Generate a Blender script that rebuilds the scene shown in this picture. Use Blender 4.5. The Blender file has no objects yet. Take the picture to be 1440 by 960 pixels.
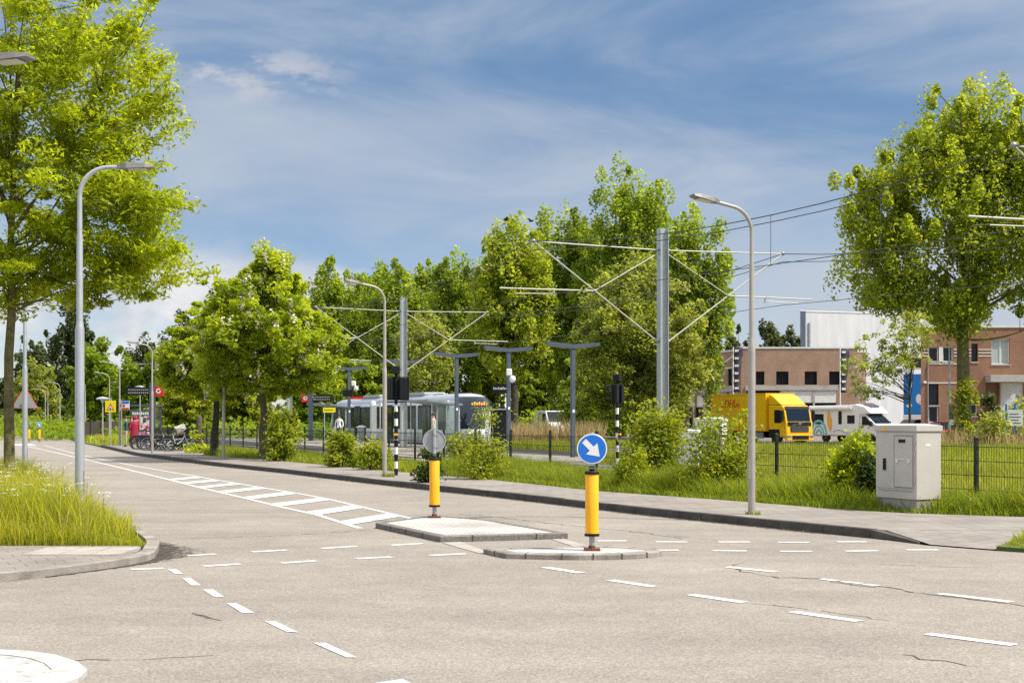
import bpy, bmesh, math, random
import numpy as np
from mathutils import Vector, Matrix
R = math.radians
scene = bpy.context.scene
COL = scene.collection

# ------------------------------------------------------------------ survey of the place (camera at origin, +Y into the view)
EYE, FOC, PX0, HOR = 1.68, 2000.0, 720.0, 590.0
def at(px, py, D):                 # point at distance D
    return Vector(((px-PX0)*D/FOC, D, EYE+(HOR-py)*D/FOC))
def gx(px, D): return (px-PX0)*D/FOC
def gnd(px, py, z=0.0):            # point on a level surface of height z
    D = FOC*(EYE-z)/(py-HOR)
    return Vector(((px-PX0)*D/FOC, D, z))
U = Vector((-.433, .901, 0)); V = Vector((.901, .433, 0))      # along and across the road
T = Vector((-.371, .928, 0)); N = Vector((.928, .371, 0))      # along and across the tram line
T0 = Vector((4.95, 46.7, 0))
def tf(s, o, z=0): return T0 + T*s + N*o + Vector((0, 0, z))
def tD(D, o, z=0):                 # tram-frame point at distance D, offset o
    return tf((D-46.7-N.y*o)/T.y, o, z)
def ang(v): return math.atan2(v[1], v[0])

# ------------------------------------------------------------------ materials
def new_mat(name):
    m = bpy.data.materials.new(name); m.use_nodes = True
    nt = m.node_tree; nt.nodes.clear()
    out = nt.nodes.new('ShaderNodeOutputMaterial')
    return m, nt, out
def nd(nt, typ, **kw):
    n = nt.nodes.new(typ)
    for k, v in kw.items():
        if k in n.inputs.keys() if isinstance(k, str) else False: n.inputs[k].default_value = v
        else: setattr(n, k, v)
    return n
def rgb(c): return (c[0], c[1], c[2], 1.0)
_mc = {}
def mat(name, c, rough=.6, metal=0., var=.12, scale=6., bump=0., bscale=None, spec=.4, emit=None, es=0., coat=0.):
    if name in _mc: return _mc[name]
    m, nt, out = new_mat(name)
    p = nt.nodes.new('ShaderNodeBsdfPrincipled')
    p.inputs['Roughness'].default_value = rough; p.inputs['Metallic'].default_value = metal
    p.inputs['Specular IOR Level'].default_value = spec
    p.inputs['Coat Weight'].default_value = coat
    tc = nt.nodes.new('ShaderNodeTexCoord')
    if var > 0:
        nz = nt.nodes.new('ShaderNodeTexNoise'); nz.inputs['Scale'].default_value = scale
        nz.inputs['Detail'].default_value = 5; nz.inputs['Roughness'].default_value = .65
        nt.links.new(tc.outputs['Object'], nz.inputs['Vector'])
        cr = nt.nodes.new('ShaderNodeValToRGB')
        cr.color_ramp.elements[0].position = .3; cr.color_ramp.elements[1].position = .72
        cr.color_ramp.elements[0].color = rgb([x*(1-var) for x in c])
        cr.color_ramp.elements[1].color = rgb([min(1, x*(1+var)) for x in c])
        nt.links.new(nz.outputs['Fac'], cr.inputs['Fac'])
        nt.links.new(cr.outputs['Color'], p.inputs['Base Color'])
    else:
        p.inputs['Base Color'].default_value = rgb(c)
    if bump > 0:
        nb = nt.nodes.new('ShaderNodeTexNoise'); nb.inputs['Scale'].default_value = bscale or scale*6
        nb.inputs['Detail'].default_value = 4
        nt.links.new(tc.outputs['Object'], nb.inputs['Vector'])
        b = nt.nodes.new('ShaderNodeBump'); b.inputs['Strength'].default_value = bump; b.inputs['Distance'].default_value = .02
        nt.links.new(nb.outputs['Fac'], b.inputs['Height']); nt.links.new(b.outputs['Normal'], p.inputs['Normal'])
    if emit:
        p.inputs['Emission Color'].default_value = rgb(emit); p.inputs['Emission Strength'].default_value = es
    nt.links.new(p.outputs['BSDF'], out.inputs['Surface'])
    _mc[name] = m
    return m

def leaf_mat(name, dark, light, trans=.45, tcol=None, rough=.5):
    m, nt, out = new_mat(name)
    a = nt.nodes.new('ShaderNodeAttribute'); a.attribute_name = 'tone'
    cr = nt.nodes.new('ShaderNodeValToRGB')
    cr.color_ramp.elements[0].color = rgb(dark); cr.color_ramp.elements[1].color = rgb(light)
    nt.links.new(a.outputs['Fac'], cr.inputs['Fac'])
    p = nt.nodes.new('ShaderNodeBsdfPrincipled'); p.inputs['Roughness'].default_value = rough
    p.inputs['Specular IOR Level'].default_value = .35
    nt.links.new(cr.outputs['Color'], p.inputs['Base Color'])
    t = nt.nodes.new('ShaderNodeBsdfTranslucent')
    mx = nt.nodes.new('ShaderNodeMix'); mx.data_type = 'RGBA'; mx.blend_type = 'MULTIPLY'; mx.inputs[0].default_value = 1
    mx.inputs['B'].default_value = rgb(tcol or (1.9, 1.6, .7))
    nt.links.new(cr.outputs['Color'], mx.inputs['A']); nt.links.new(mx.outputs['Result'], t.inputs['Color'])
    ms = nt.nodes.new('ShaderNodeMixShader'); ms.inputs[0].default_value = trans
    nt.links.new(p.outputs['BSDF'], ms.inputs[1]); nt.links.new(t.outputs['BSDF'], ms.inputs[2])
    nt.links.new(ms.outputs['Shader'], out.inputs['Surface'])
    return m

def glass_mat(name, tint=(.85, .92, .9), refl=.16, rough=.02):
    m, nt, out = new_mat(name)
    t = nt.nodes.new('ShaderNodeBsdfTransparent'); t.inputs['Color'].default_value = rgb(tint)
    g = nt.nodes.new('ShaderNodeBsdfGlossy'); g.inputs['Roughness'].default_value = rough
    ms = nt.nodes.new('ShaderNodeMixShader'); ms.inputs[0].default_value = refl
    nt.links.new(t.outputs[0], ms.inputs[1]); nt.links.new(g.outputs[0], ms.inputs[2]); nt.links.new(ms.outputs[0], out.inputs['Surface'])
    return m

def brick_mat(name, c1, c2, mortar, sx=1.0, sz=1.0, scale=1.0, horiz=False, rot=0., bw=.22, bh=.065, ms=.012, bump=.25, var=.25):
    m, nt, out = new_mat(name)
    tc = nt.nodes.new('ShaderNodeTexCoord'); mp = nt.nodes.new('ShaderNodeMapping')
    if not horiz:
        # x+y along the wall, z up
        sp = nt.nodes.new('ShaderNodeSeparateXYZ'); cb = nt.nodes.new('ShaderNodeCombineXYZ'); ad = nt.nodes.new('ShaderNodeMath')
        nt.links.new(tc.outputs['Object'], sp.inputs[0]); nt.links.new(sp.outputs['X'], ad.inputs[0]); nt.links.new(sp.outputs['Y'], ad.inputs[1])
        nt.links.new(ad.outputs[0], cb.inputs['X']); nt.links.new(sp.outputs['Z'], cb.inputs['Y'])
        nt.links.new(cb.outputs[0], mp.inputs['Vector'])
    else:
        nt.links.new(tc.outputs['Object'], mp.inputs['Vector'])
    mp.inputs['Rotation'].default_value = (0, 0, rot)
    b = nt.nodes.new('ShaderNodeTexBrick')
    b.inputs['Color1'].default_value = rgb(c1); b.inputs['Color2'].default_value = rgb(c2); b.inputs['Mortar'].default_value = rgb(mortar)
    b.inputs['Scale'].default_value = 1; b.inputs['Brick Width'].default_value = bw; b.inputs['Row Height'].default_value = bh
    b.inputs['Mortar Size'].default_value = ms; b.inputs['Bias'].default_value = 0
    nt.links.new(mp.outputs['Vector'], b.inputs['Vector'])
    nz = nt.nodes.new('ShaderNodeTexNoise'); nz.inputs['Scale'].default_value = .9; nz.inputs['Detail'].default_value = 8
    nt.links.new(tc.outputs['Object'], nz.inputs['Vector'])
    mr = nt.nodes.new('ShaderNodeMapRange'); mr.inputs['From Min'].default_value = .3; mr.inputs['From Max'].default_value = .7
    mr.inputs['To Min'].default_value = 1-var; mr.inputs['To Max'].default_value = 1+var
    nt.links.new(nz.outputs['Fac'], mr.inputs['Value'])
    mx = nt.nodes.new('ShaderNodeMix'); mx.data_type = 'RGBA'; mx.blend_type = 'MULTIPLY'; mx.inputs[0].default_value = 1
    nt.links.new(b.outputs['Color'], mx.inputs['A']); nt.links.new(mr.outputs['Result'], mx.inputs['B'])
    p = nt.nodes.new('ShaderNodeBsdfPrincipled'); p.inputs['Roughness'].default_value = .85; p.inputs['Specular IOR Level'].default_value = .25
    nt.links.new(mx.outputs['Result'], p.inputs['Base Color'])
    bp = nt.nodes.new('ShaderNodeBump'); bp.inputs['Strength'].default_value = bump; bp.inputs['Distance'].default_value = .01; bp.invert = True
    nt.links.new(b.outputs['Fac'], bp.inputs['Height']); nt.links.new(bp.outputs['Normal'], p.inputs['Normal'])
    nt.links.new(p.outputs['BSDF'], out.inputs['Surface'])
    return m

def asphalt_mat(name, base, warm=.0):
    m, nt, out = new_mat(name)
    tc = nt.nodes.new('ShaderNodeTexCoord')
    def noise(s, d=4, r=.6):
        n = nt.nodes.new('ShaderNodeTexNoise'); n.inputs['Scale'].default_value = s; n.inputs['Detail'].default_value = d; n.inputs['Roughness'].default_value = r
        nt.links.new(tc.outputs['Object'], n.inputs['Vector']); return n
    vo = nt.nodes.new('ShaderNodeTexVoronoi'); vo.inputs['Scale'].default_value = 70; nt.links.new(tc.outputs['Object'], vo.inputs['Vector'])
    sep = nt.nodes.new('ShaderNodeSeparateColor'); nt.links.new(vo.outputs['Color'], sep.inputs[0])
    cr = nt.nodes.new('ShaderNodeValToRGB'); e = cr.color_ramp.elements
    e[0].position = .0; e[0].color = rgb([x*.76 for x in base]); e[1].position = 1; e[1].color = rgb([x*1.34 for x in base])
    k = cr.color_ramp.elements.new(.5); k.color = rgb([x*.96 for x in base])
    k = cr.color_ramp.elements.new(.85); k.color = rgb([base[0]*1.25, base[1]*1.2, base[2]*1.12])
    nt.links.new(sep.outputs[0], cr.inputs['Fac'])
    n1 = noise(.35, 6); n2 = noise(2.2, 5)
    def rng_(n, lo, hi, a=.32, b=.68):
        r = nt.nodes.new('ShaderNodeMapRange'); r.inputs['From Min'].default_value = a; r.inputs['From Max'].default_value = b
        r.inputs['To Min'].default_value = lo; r.inputs['To Max'].default_value = hi; nt.links.new(n.outputs['Fac'], r.inputs['Value']); return r
    r1 = rng_(n1, .88, 1.1); r2 = rng_(n2, .93, 1.06)
    # long streaks along the driving direction
    mp = nt.nodes.new('ShaderNodeMapping'); mp.inputs['Rotation'].default_value = (0, 0, -math.atan2(U.y, U.x)); mp.inputs['Scale'].default_value = (.05, .9, 1)
    nt.links.new(tc.outputs['Object'], mp.inputs['Vector'])
    n3 = nt.nodes.new('ShaderNodeTexNoise'); n3.inputs['Scale'].default_value = 1.2; n3.inputs['Detail'].default_value = 4; nt.links.new(mp.outputs[0], n3.inputs['Vector'])
    r3 = rng_(n3, .93, 1.06)
    m1 = nt.nodes.new('ShaderNodeMath'); m1.operation = 'MULTIPLY'; nt.links.new(r1.outputs[0], m1.inputs[0]); nt.links.new(r2.outputs[0], m1.inputs[1])
    m2 = nt.nodes.new('ShaderNodeMath'); m2.operation = 'MULTIPLY'; nt.links.new(m1.outputs[0], m2.inputs[0]); nt.links.new(r3.outputs[0], m2.inputs[1])
    mx = nt.nodes.new('ShaderNodeMix'); mx.data_type = 'RGBA'; mx.blend_type = 'MULTIPLY'; mx.inputs[0].default_value = 1
    nt.links.new(cr.outputs['Color'], mx.inputs['A']); nt.links.new(m2.outputs[0], mx.inputs['B'])
    p = nt.nodes.new('ShaderNodeBsdfPrincipled'); p.inputs['Roughness'].default_value = .8; p.inputs['Specular IOR Level'].default_value = .3
    nt.links.new(mx.outputs['Result'], p.inputs['Base Color'])
    b = nt.nodes.new('ShaderNodeBump'); b.inputs['Strength'].default_value = .5; b.inputs['Distance'].default_value = .006
    nt.links.new(vo.outputs['Distance'], b.inputs['Height']); nt.links.new(b.outputs['Normal'], p.inputs['Normal'])
    nt.links.new(p.outputs['BSDF'], out.inputs['Surface'])
    return m

def worn_paint_mat(name, c, wear=.5, scale=9.):
    m, nt, out = new_mat(name)
    tc = nt.nodes.new('ShaderNodeTexCoord')
    n = nt.nodes.new('ShaderNodeTexNoise'); n.inputs['Scale'].default_value = scale; n.inputs['Detail'].default_value = 8; n.inputs['Roughness'].default_value = .75
    nt.links.new(tc.outputs['Object'], n.inputs['Vector'])
    cr = nt.nodes.new('ShaderNodeValToRGB'); e = cr.color_ramp.elements
    e[0].position = .30+.1*(wear-.5); e[0].color = rgb((.22, .2, .18)); e[1].position = .44+.1*(wear-.5); e[1].color = rgb(c)
    nt.links.new(n.outputs['Fac'], cr.inputs['Fac'])
    p = nt.nodes.new('ShaderNodeBsdfPrincipled'); p.inputs['Roughness'].default_value = .7
    nt.links.new(cr.outputs['Color'], p.inputs['Base Color']); nt.links.new(p.outputs['BSDF'], out.inputs['Surface'])
    return m

M = {}
M['asphalt'] = asphalt_mat('asphalt', (.262, .236, .206))
M['asphalt2'] = asphalt_mat('asphalt_patch', (.20, .175, .15))
M['paint'] = worn_paint_mat('road_paint', (.60, .59, .56), .7, 11)
M['island_white'] = worn_paint_mat('island_paint', (.47, .455, .425), .85, 7)
M['kerb'] = mat('kerb_stone', (.075, .068, .061), .85, var=.35, scale=3, bump=.4, bscale=60)
M['kerb_light'] = mat('kerb_concrete', (.27, .245, .215), .85, var=.4, scale=2.5, bump=.4, bscale=60)
M['granite'] = mat('granite_kerb', (.17, .155, .14), .8, var=.4, scale=26, bump=.3, bscale=70)
M['tile'] = brick_mat('pavement_tiles', (.27, .242, .215), (.232, .208, .185), (.12, .105, .09), horiz=True, rot=-math.atan2(V.y, V.x), bw=.3, bh=.3, ms=.006, bump=.3, var=.16)
M['paver'] = brick_mat('light_pavers', (.36, .335, .295), (.31, .29, .255), (.2, .18, .16), horiz=True, rot=-ang(T), bw=.6, bh=.3, ms=.008, bump=.2, var=.12)
M['slab'] = mat('concrete_slab', (.36, .325, .29), .85, var=.18, scale=4, bump=.3, bscale=50)
M['earth'] = mat('meadow_soil', (.085, .11, .03), .95, var=.4, scale=.8, bump=.6, bscale=9)
M['field'] = mat('lawn_soil', (.10, .15, .03), .95, var=.35, scale=.35, bump=.5, bscale=12)
M['gravel'] = mat('ballast', (.20, .18, .16), .9, var=.4, scale=14, bump=.8, bscale=30)
M['dirt'] = mat('gutter_dirt', (.095, .08, .066), .95, var=.4, scale=12, bump=.6)
M['galv'] = mat('galvanised_steel', (.47, .49, .50), .42, .55, var=.12, scale=4)
M['galv_dark'] = mat('weathered_steel', (.30, .33, .36), .45, .45, var=.18, scale=3)
M['lamp_warm'] = mat('lamp_post_paint', (.40, .37, .33), .5, .25, var=.14, scale=3)
M['lamp_head'] = mat('lamp_housing', (.20, .19, .18), .5, .2, var=.1)
M['lens'] = mat('lamp_lens', (.55, .55, .5), .2, 0, var=.05)
M['blackmet'] = mat('black_coated_metal', (.010, .010, .011), .55, 0, var=.2, spec=.25)
M['slate'] = mat('slate_blue_steel', (.085, .105, .14), .5, .2, var=.1)
M['fence'] = mat('fence_coating', (.022, .028, .024), .5, .2, var=.2)
M['yellow'] = mat('bollard_yellow', (.93, .43, .008), .4, 0, var=.06, scale=3, coat=.2)
M['signblue'] = mat('sign_blue', (.012, .16, .62), .45, 0, var=.04, coat=.1)
M['white'] = mat('white_paint', (.80, .80, .79), .45, 0, var=.04)
M['offwhite'] = mat('offwhite_paint', (.70, .70, .68), .5, 0, var=.07, scale=2)
M['red'] = mat('sign_red', (.62, .03, .025), .45, 0, var=.05)
M['signback'] = mat('sign_back_aluminium', (.36, .37, .37), .45, .5, var=.1)
M['rust'] = mat('rusty_steel', (.16, .06, .035), .8, .2, var=.3, scale=20)
M['cab'] = mat('cabinet_coating', (.50, .47, .425), .6, 0, var=.07, scale=2.2, bump=.06, bscale=80)
M['cab_plinth'] = mat('cabinet_plinth', (.30, .28, .25), .85, 0, var=.18, scale=6, bump=.3)
M['rubber'] = mat('tyre_rubber', (.015, .015, .015), .8, 0, var=.2)
M['chrome'] = mat('bright_metal', (.6, .6, .6), .25, .9, var=.05)
M['dglass'] = mat('dark_window_glass', (.012, .015, .02), .08, 0, var=.1, spec=.4)
M['dglass_blue'] = mat('windscreen_glass', (.008, .018, .032), .05, 0, var=.15, spec=.45)
M['glass'] = glass_mat('clear_glass', (.90, .94, .92), .045)
M['tglass'] = glass_mat('tram_side_glass', (.30, .35, .34), .25)
M['truckyel'] = mat('truck_yellow', (.86, .50, .006), .38, 0, var=.04, coat=.2)
M['tramwhite'] = mat('tram_white', (.74, .75, .76), .35, 0, var=.04, coat=.2)
M['tramgrey'] = mat('tram_roof_grey', (.34, .36, .40), .5, .2, var=.1)
M['tramdark'] = mat('tram_dark_panel', (.012, .016, .022), .3, 0, var=.1, spec=.15)
M['camper'] = mat('camper_white', (.80, .81, .82), .35, 0, var=.03, coat=.2)
M['teal'] = mat('teal_decal', (.16, .50, .47), .5, 0, var=.05)
M['orange'] = mat('orange_decal', (.90, .40, .03), .5, 0, var=.05)
M['concrete'] = mat('fair_concrete', (.42, .40, .37), .85, 0, var=.14, scale=1.5, bump=.15, bscale=20)
M['brick1'] = brick_mat('tan_red_brick', (.40, .235, .16), (.33, .185, .122), (.34, .27, .21), ms=.012, var=.14)
M['brick2'] = brick_mat('orange_red_brick', (.33, .16, .098), (.27, .128, .077), (.26, .18, .13), ms=.01, var=.12)
M['browndoor'] = mat('brown_panel', (.19, .105, .065), .6, 0, var=.1)
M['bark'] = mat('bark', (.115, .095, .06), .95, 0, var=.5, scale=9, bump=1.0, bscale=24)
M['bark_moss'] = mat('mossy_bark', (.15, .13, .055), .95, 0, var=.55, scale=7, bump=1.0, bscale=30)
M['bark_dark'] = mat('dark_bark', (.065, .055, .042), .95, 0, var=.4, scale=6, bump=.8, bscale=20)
M['skin'] = mat('skin', (.50, .30, .21), .55, 0, var=.05)
M['hair'] = mat('hair', (.06, .045, .035), .7, 0, var=.2)
M['led'] = mat('orange_display', (.3, .08, .01), .5, 0, var=0, emit=(1, .32, .06), es=1.2)
M['panelblack'] = mat('black_panel', (.010, .011, .013), .45, 0, var=.1, spec=.3)
M['flag'] = mat('flag_cloth', (.055, .045, .065), .8, 0, var=.2)
M['bluepanel'] = mat('blue_panel', (.01, .20, .58), .5, 0, var=.05)
M['rail'] = mat('rail_steel', (.3, .28, .26), .35, .8, var=.1)
M['wire'] = mat('copper_wire', (.09, .085, .08), .5, .4, var=.1)

# ------------------------------------------------------------------ mesh builder
class MB:
    def __init__(s): s.v = []; s.f = []; s.m = []
    def add(s, vs, fs, m=0):
        o = len(s.v); s.v += [tuple(x) for x in vs]
        for f in fs: s.f.append([o+i for i in f]); s.m.append(m)
        return s
    def box(s, c, d, m=0, rz=0, taper=1.0):
        x, y, z = d[0]/2, d[1]/2, d[2]/2; vs = []
        ca, sa = math.cos(rz), math.sin(rz)
        for k, t in ((-z, 1), (z, taper)):
            for i, j in ((-x, -y), (x, -y), (x, y), (-x, y)):
                a, b = i*t, j*t
                vs.append((c[0]+a*ca-b*sa, c[1]+a*sa+b*ca, c[2]+k))
        return s.add(vs, [(3, 2, 1, 0), (4, 5, 6, 7), (0, 1, 5, 4), (1, 2, 6, 5), (2, 3, 7, 6), (3, 0, 4, 7)], m)
    def bb(s, x0, x1, y0, y1, z0, z1, m=0):
        return s.box(((x0+x1)/2, (y0+y1)/2, (z0+z1)/2), (abs(x1-x0), abs(y1-y0), abs(z1-z0)), m)
    def tube(s, pts, rad, n=8, m=0, caps=True):
        pts = [Vector(p) for p in pts]
        if not hasattr(rad, '__len__'): rad = [rad]*len(pts)
        vs = []; prev = None
        for i, p in enumerate(pts):
            d = (pts[min(i+1, len(pts)-1)]-pts[max(i-1, 0)])
            d = d.normalized() if d.length > 1e-9 else Vector((0, 0, 1))
            if prev is None:
                a = Vector((0, 0, 1)) if abs(d.z) < .9 else Vector((1, 0, 0))
                e1 = d.cross(a).normalized()
            else:
                e1 = (prev-d*prev.dot(d))
                e1 = e1.normalized() if e1.length > 1e-6 else d.orthogonal().normalized()
            prev = e1; e2 = d.cross(e1)
            for k in range(n):
                t = 2*math.pi*k/n
                vs.append(p+(e1*math.cos(t)+e2*math.sin(t))*rad[i])
        fs = []
        for i in range(len(pts)-1):
            for k in range(n):
                a = i*n+k; b = i*n+(k+1) % n
                fs.append((a, b, b+n, a+n))
        if caps:
            fs.append(tuple(range(n-1, -1, -1))); o = (len(pts)-1)*n; fs.append(tuple(range(o, o+n)))
        return s.add(vs, fs, m)
    def lathe(s, prof, c=(0, 0, 0), n=20, m=0, axis='z'):
        vs = []
        for r, z in prof:
            for k in range(n):
                t = 2*math.pi*k/n; a, b = r*math.cos(t), r*math.sin(t)
                q = (a, b, z) if axis == 'z' else ((z, a, b) if axis == 'x' else (a, z, b))
                vs.append((c[0]+q[0], c[1]+q[1], c[2]+q[2]))
        fs = []
        for i in range(len(prof)-1):
            for k in range(n):
                a = i*n+k; b = i*n+(k+1) % n
                fs.append((a, b, b+n, a+n))
        fs.append(tuple(range(n-1, -1, -1))); o = (len(prof)-1)*n; fs.append(tuple(range(o, o+n)))
        return s.add(vs, fs, m)
    def prism(s, poly, z0, z1, m=0):          # polygon in plan
        n = len(poly)
        return s.extr([(p[0], p[1], z0) for p in poly], (0, 0, z1-z0), m)
    def extr(s, poly, vec, m=0):              # any flat polygon pushed along vec
        n = len(poly); vec = Vector(vec)
        vs = [Vector(p) for p in poly]; vs += [p+vec for p in vs]
        fs = [tuple(range(n-1, -1, -1)), tuple(range(n, 2*n))]
        for i in range(n): fs.append((i, (i+1) % n, (i+1) % n+n, i+n))
        return s.add(vs, fs, m)
    def sheet(s, poly, z, m=0): return s.add([(p[0], p[1], z if z is not None else p[2]) for p in poly], [tuple(range(len(poly)))], m)
    def ell(s, c, r, n=12, k=8, m=0):
        prof = []
        vs = []; fs = []
        for i in range(k+1):
            a = math.pi*i/k
            for j in range(n):
                t = 2*math.pi*j/n
                vs.append((c[0]+r[0]*math.sin(a)*math.cos(t), c[1]+r[1]*math.sin(a)*math.sin(t), c[2]-r[2]*math.cos(a)))
        for i in range(k):
            for j in range(n):
                a = i*n+j; b = i*n+(j+1) % n; fs.append((a, b, b+n, a+n))
        return s.add(vs, fs, m)
    def build(s, name, mats, parent=None, smooth=False, bevel=0, recalc=True):
        me = bpy.data.meshes.new(name); me.from_pydata(s.v, [], s.f)
        if not isinstance(mats, (list, tuple)): mats = [mats]
        for m in mats: me.materials.append(m)
        if len(mats) > 1: me.polygons.foreach_set('material_index', s.m)
        if recalc:
            b = bmesh.new(); b.from_mesh(me); bmesh.ops.recalc_face_normals(b, faces=b.faces); b.to_mesh(me); b.free()
        if smooth:
            me.polygons.foreach_set('use_smooth', [True]*len(me.polygons))
            try: me.set_sharp_from_angle(angle=R(38))
            except Exception: pass
        o = bpy.data.objects.new(name, me); COL.objects.link(o)
        if parent: o.parent = parent
        if bevel:
            md = o.modifiers.new('edge', 'BEVEL'); md.width = bevel; md.segments = 2; md.limit_method = 'ANGLE'; md.angle_limit = R(40)
        return o

def tag(o, label=None, cat=None, group=None, kind=None):
    if label: o['label'] = label
    if cat: o['category'] = cat
    if group: o['group'] = group
    if kind: o['kind'] = kind
    return o
def thing(name, label, cat, loc=(0, 0, 0), rz=0, group=None):
    o = bpy.data.objects.new(name, None); COL.objects.link(o); o.empty_display_size = .2
    o.location = loc; o.rotation_euler = (0, 0, rz)
    return tag(o, label, cat, group)
KIDS = {}
def copy_tree(o, parent=None):
    c = o.copy(); COL.objects.link(c)
    if parent: c.parent = parent
    for ch in [x for x in bpy.data.objects if x.parent == o]: copy_tree(ch, c)
    return c
def copied(o, label, loc, rz, group=None, scale=None):
    c = copy_tree(o); c['label'] = label; c.location = loc; c.rotation_euler = (0, 0, rz)
    if group: c['group'] = group
    if scale: c.scale = scale
    return c
def struct(name, mb, m, **kw):
    return tag(mb.build(name, m, **kw), kind='structure')
def text(name, s, size, m, parent, loc, rot, ext=.003, spacing=1.0, shear=0.):
    cu = bpy.data.curves.new(name, 'FONT'); cu.body = s; cu.size = size; cu.extrude = ext; cu.align_x = 'CENTER'; cu.align_y = 'CENTER'
    cu.space_character = spacing; cu.shear = shear; cu.materials.append(m)
    t = bpy.data.objects.new(name, cu); COL.objects.link(t)
    me = bpy.data.meshes.new_from_object(t.evaluated_get(bpy.context.evaluated_depsgraph_get()))
    bpy.data.objects.remove(t); bpy.data.curves.remove(cu)
    o = bpy.data.objects.new(name, me); COL.objects.link(o); o.parent = parent; o.location = loc; o.rotation_euler = rot
    return o

def np_mesh(name, co, faces_n, m, parent=None, tone=None, smooth=False):
    """co (V,3); faces_n: (F,k) int array"""
    me = bpy.data.meshes.new(name)
    F, k = faces_n.shape
    me.vertices.add(len(co)); me.vertices.foreach_set('co', co.astype(np.float32).ravel())
    me.loops.add(F*k); me.loops.foreach_set('vertex_index', faces_n.astype(np.int32).ravel())
    me.polygons.add(F); me.polygons.foreach_set('loop_start', (np.arange(F)*k).astype(np.int32))
    me.update(calc_edges=True)
    if tone is not None:
        a = me.attributes.new('tone', 'FLOAT', 'FACE'); a.data.foreach_set('value', np.clip(tone, 0, 1).astype(np.float32))
    for x in (m if isinstance(m, (list, tuple)) else [m]): me.materials.append(x)
    if smooth: me.polygons.foreach_set('use_smooth', [True]*F)
    o = bpy.data.objects.new(name, me); COL.objects.link(o)
    if parent: o.parent = parent
    return o
def unit(a): return a/np.maximum(np.linalg.norm(a, axis=1, keepdims=True), 1e-9)
def leaves(name, c, L, W, rng, m, parent, tone, upn=.5, dirb=None, spread=1.0):
    """rhombic leaf faces at centres c"""
    n = len(c)
    nor = rng.normal(size=(n, 3)); nor[:, 2] = np.abs(nor[:, 2])+upn; nor = unit(nor)
    d = rng.normal(size=(n, 3))*spread
    if dirb is not None: d += dirb
    d = unit(d-nor*np.sum(d*nor, axis=1, keepdims=True))
    w = np.cross(nor, d)
    s = rng.uniform(.65, 1.3, (n, 1))
    l = L*s/2; ww = W*s*rng.uniform(.8, 1.2, (n, 1))/2
    co = np.stack([c-d*l, c+w*ww+d*l*.1+nor*ww*.25, c+d*l, c-w*ww+d*l*.1+nor*ww*.25], axis=1).reshape(-1, 3)
    return np_mesh(name, co, np.arange(4*n).reshape(n, 4), m, parent, tone)
def inpoly(p, poly):
    x, y = p[:, 0], p[:, 1]; r = np.zeros(len(p), bool); n = len(poly)
    for i in range(n):
        x1, y1 = poly[i][:2]; x2, y2 = poly[(i+1) % n][:2]
        if y1 == y2: continue
        c = ((y1 > y) != (y2 > y)) & (x < (x2-x1)*(y-y1)/(y2-y1)+x1)
        r ^= c
    return r
def scatter(poly, n, rng):
    xs = [p[0] for p in poly]; ys = [p[1] for p in poly]; out = np.zeros((0, 2))
    while len(out) < n:
        q = np.column_stack([rng.uniform(min(xs), max(xs), n*2), rng.uniform(min(ys), max(ys), n*2)])
        out = np.concatenate([out, q[inpoly(q, poly)]])
    return out[:n]
def blades(name, p, h, w, rng, m, z0=0., lean=.35, tone=None, kink=.5):
    """p (n,2) roots, h heights (n,), w widths"""
    n = len(p); a = rng.uniform(0, 2*np.pi, n)
    side = np.column_stack([np.cos(a), np.sin(a), np.zeros(n)])
    b = rng.uniform(0, 2*np.pi, n); ln = lean*rng.uniform(.2, 1.4, n)*h
    ld = np.column_stack([np.cos(b)*ln, np.sin(b)*ln, np.zeros(n)])
    root = np.column_stack([p, np.full(n, z0) if np.isscalar(z0) else z0])
    up = np.column_stack([np.zeros(n), np.zeros(n), h])
    w = (np.full(n, w) if np.isscalar(w) else w)[:, None]
    co = np.stack([root-side*w*.5, root+side*w*.5, root+up*.55+ld*.35+side*w*.42, root+up*.55+ld*.35-side*w*.42, root+up*(1-.15*lean)+ld*(1+kink)*.75], axis=1).reshape(-1, 3)
    o = np.arange(n)[:, None]*5
    f = np.concatenate([o+np.array([[0, 1, 2]]), o+np.array([[0, 2, 3]]), o+np.array([[3, 2, 4]])], axis=1).reshape(-1, 3)
    t = rng.uniform(0, 1, n) if tone is None else tone
    return np_mesh(name, co, f, m, None, np.repeat(t, 3))

def bez(p0, p1, p2, k):
    return [p0*(1-t)**2+p1*2*t*(1-t)+p2*t*t for t in [i/k for i in range(k+1)]]

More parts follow.
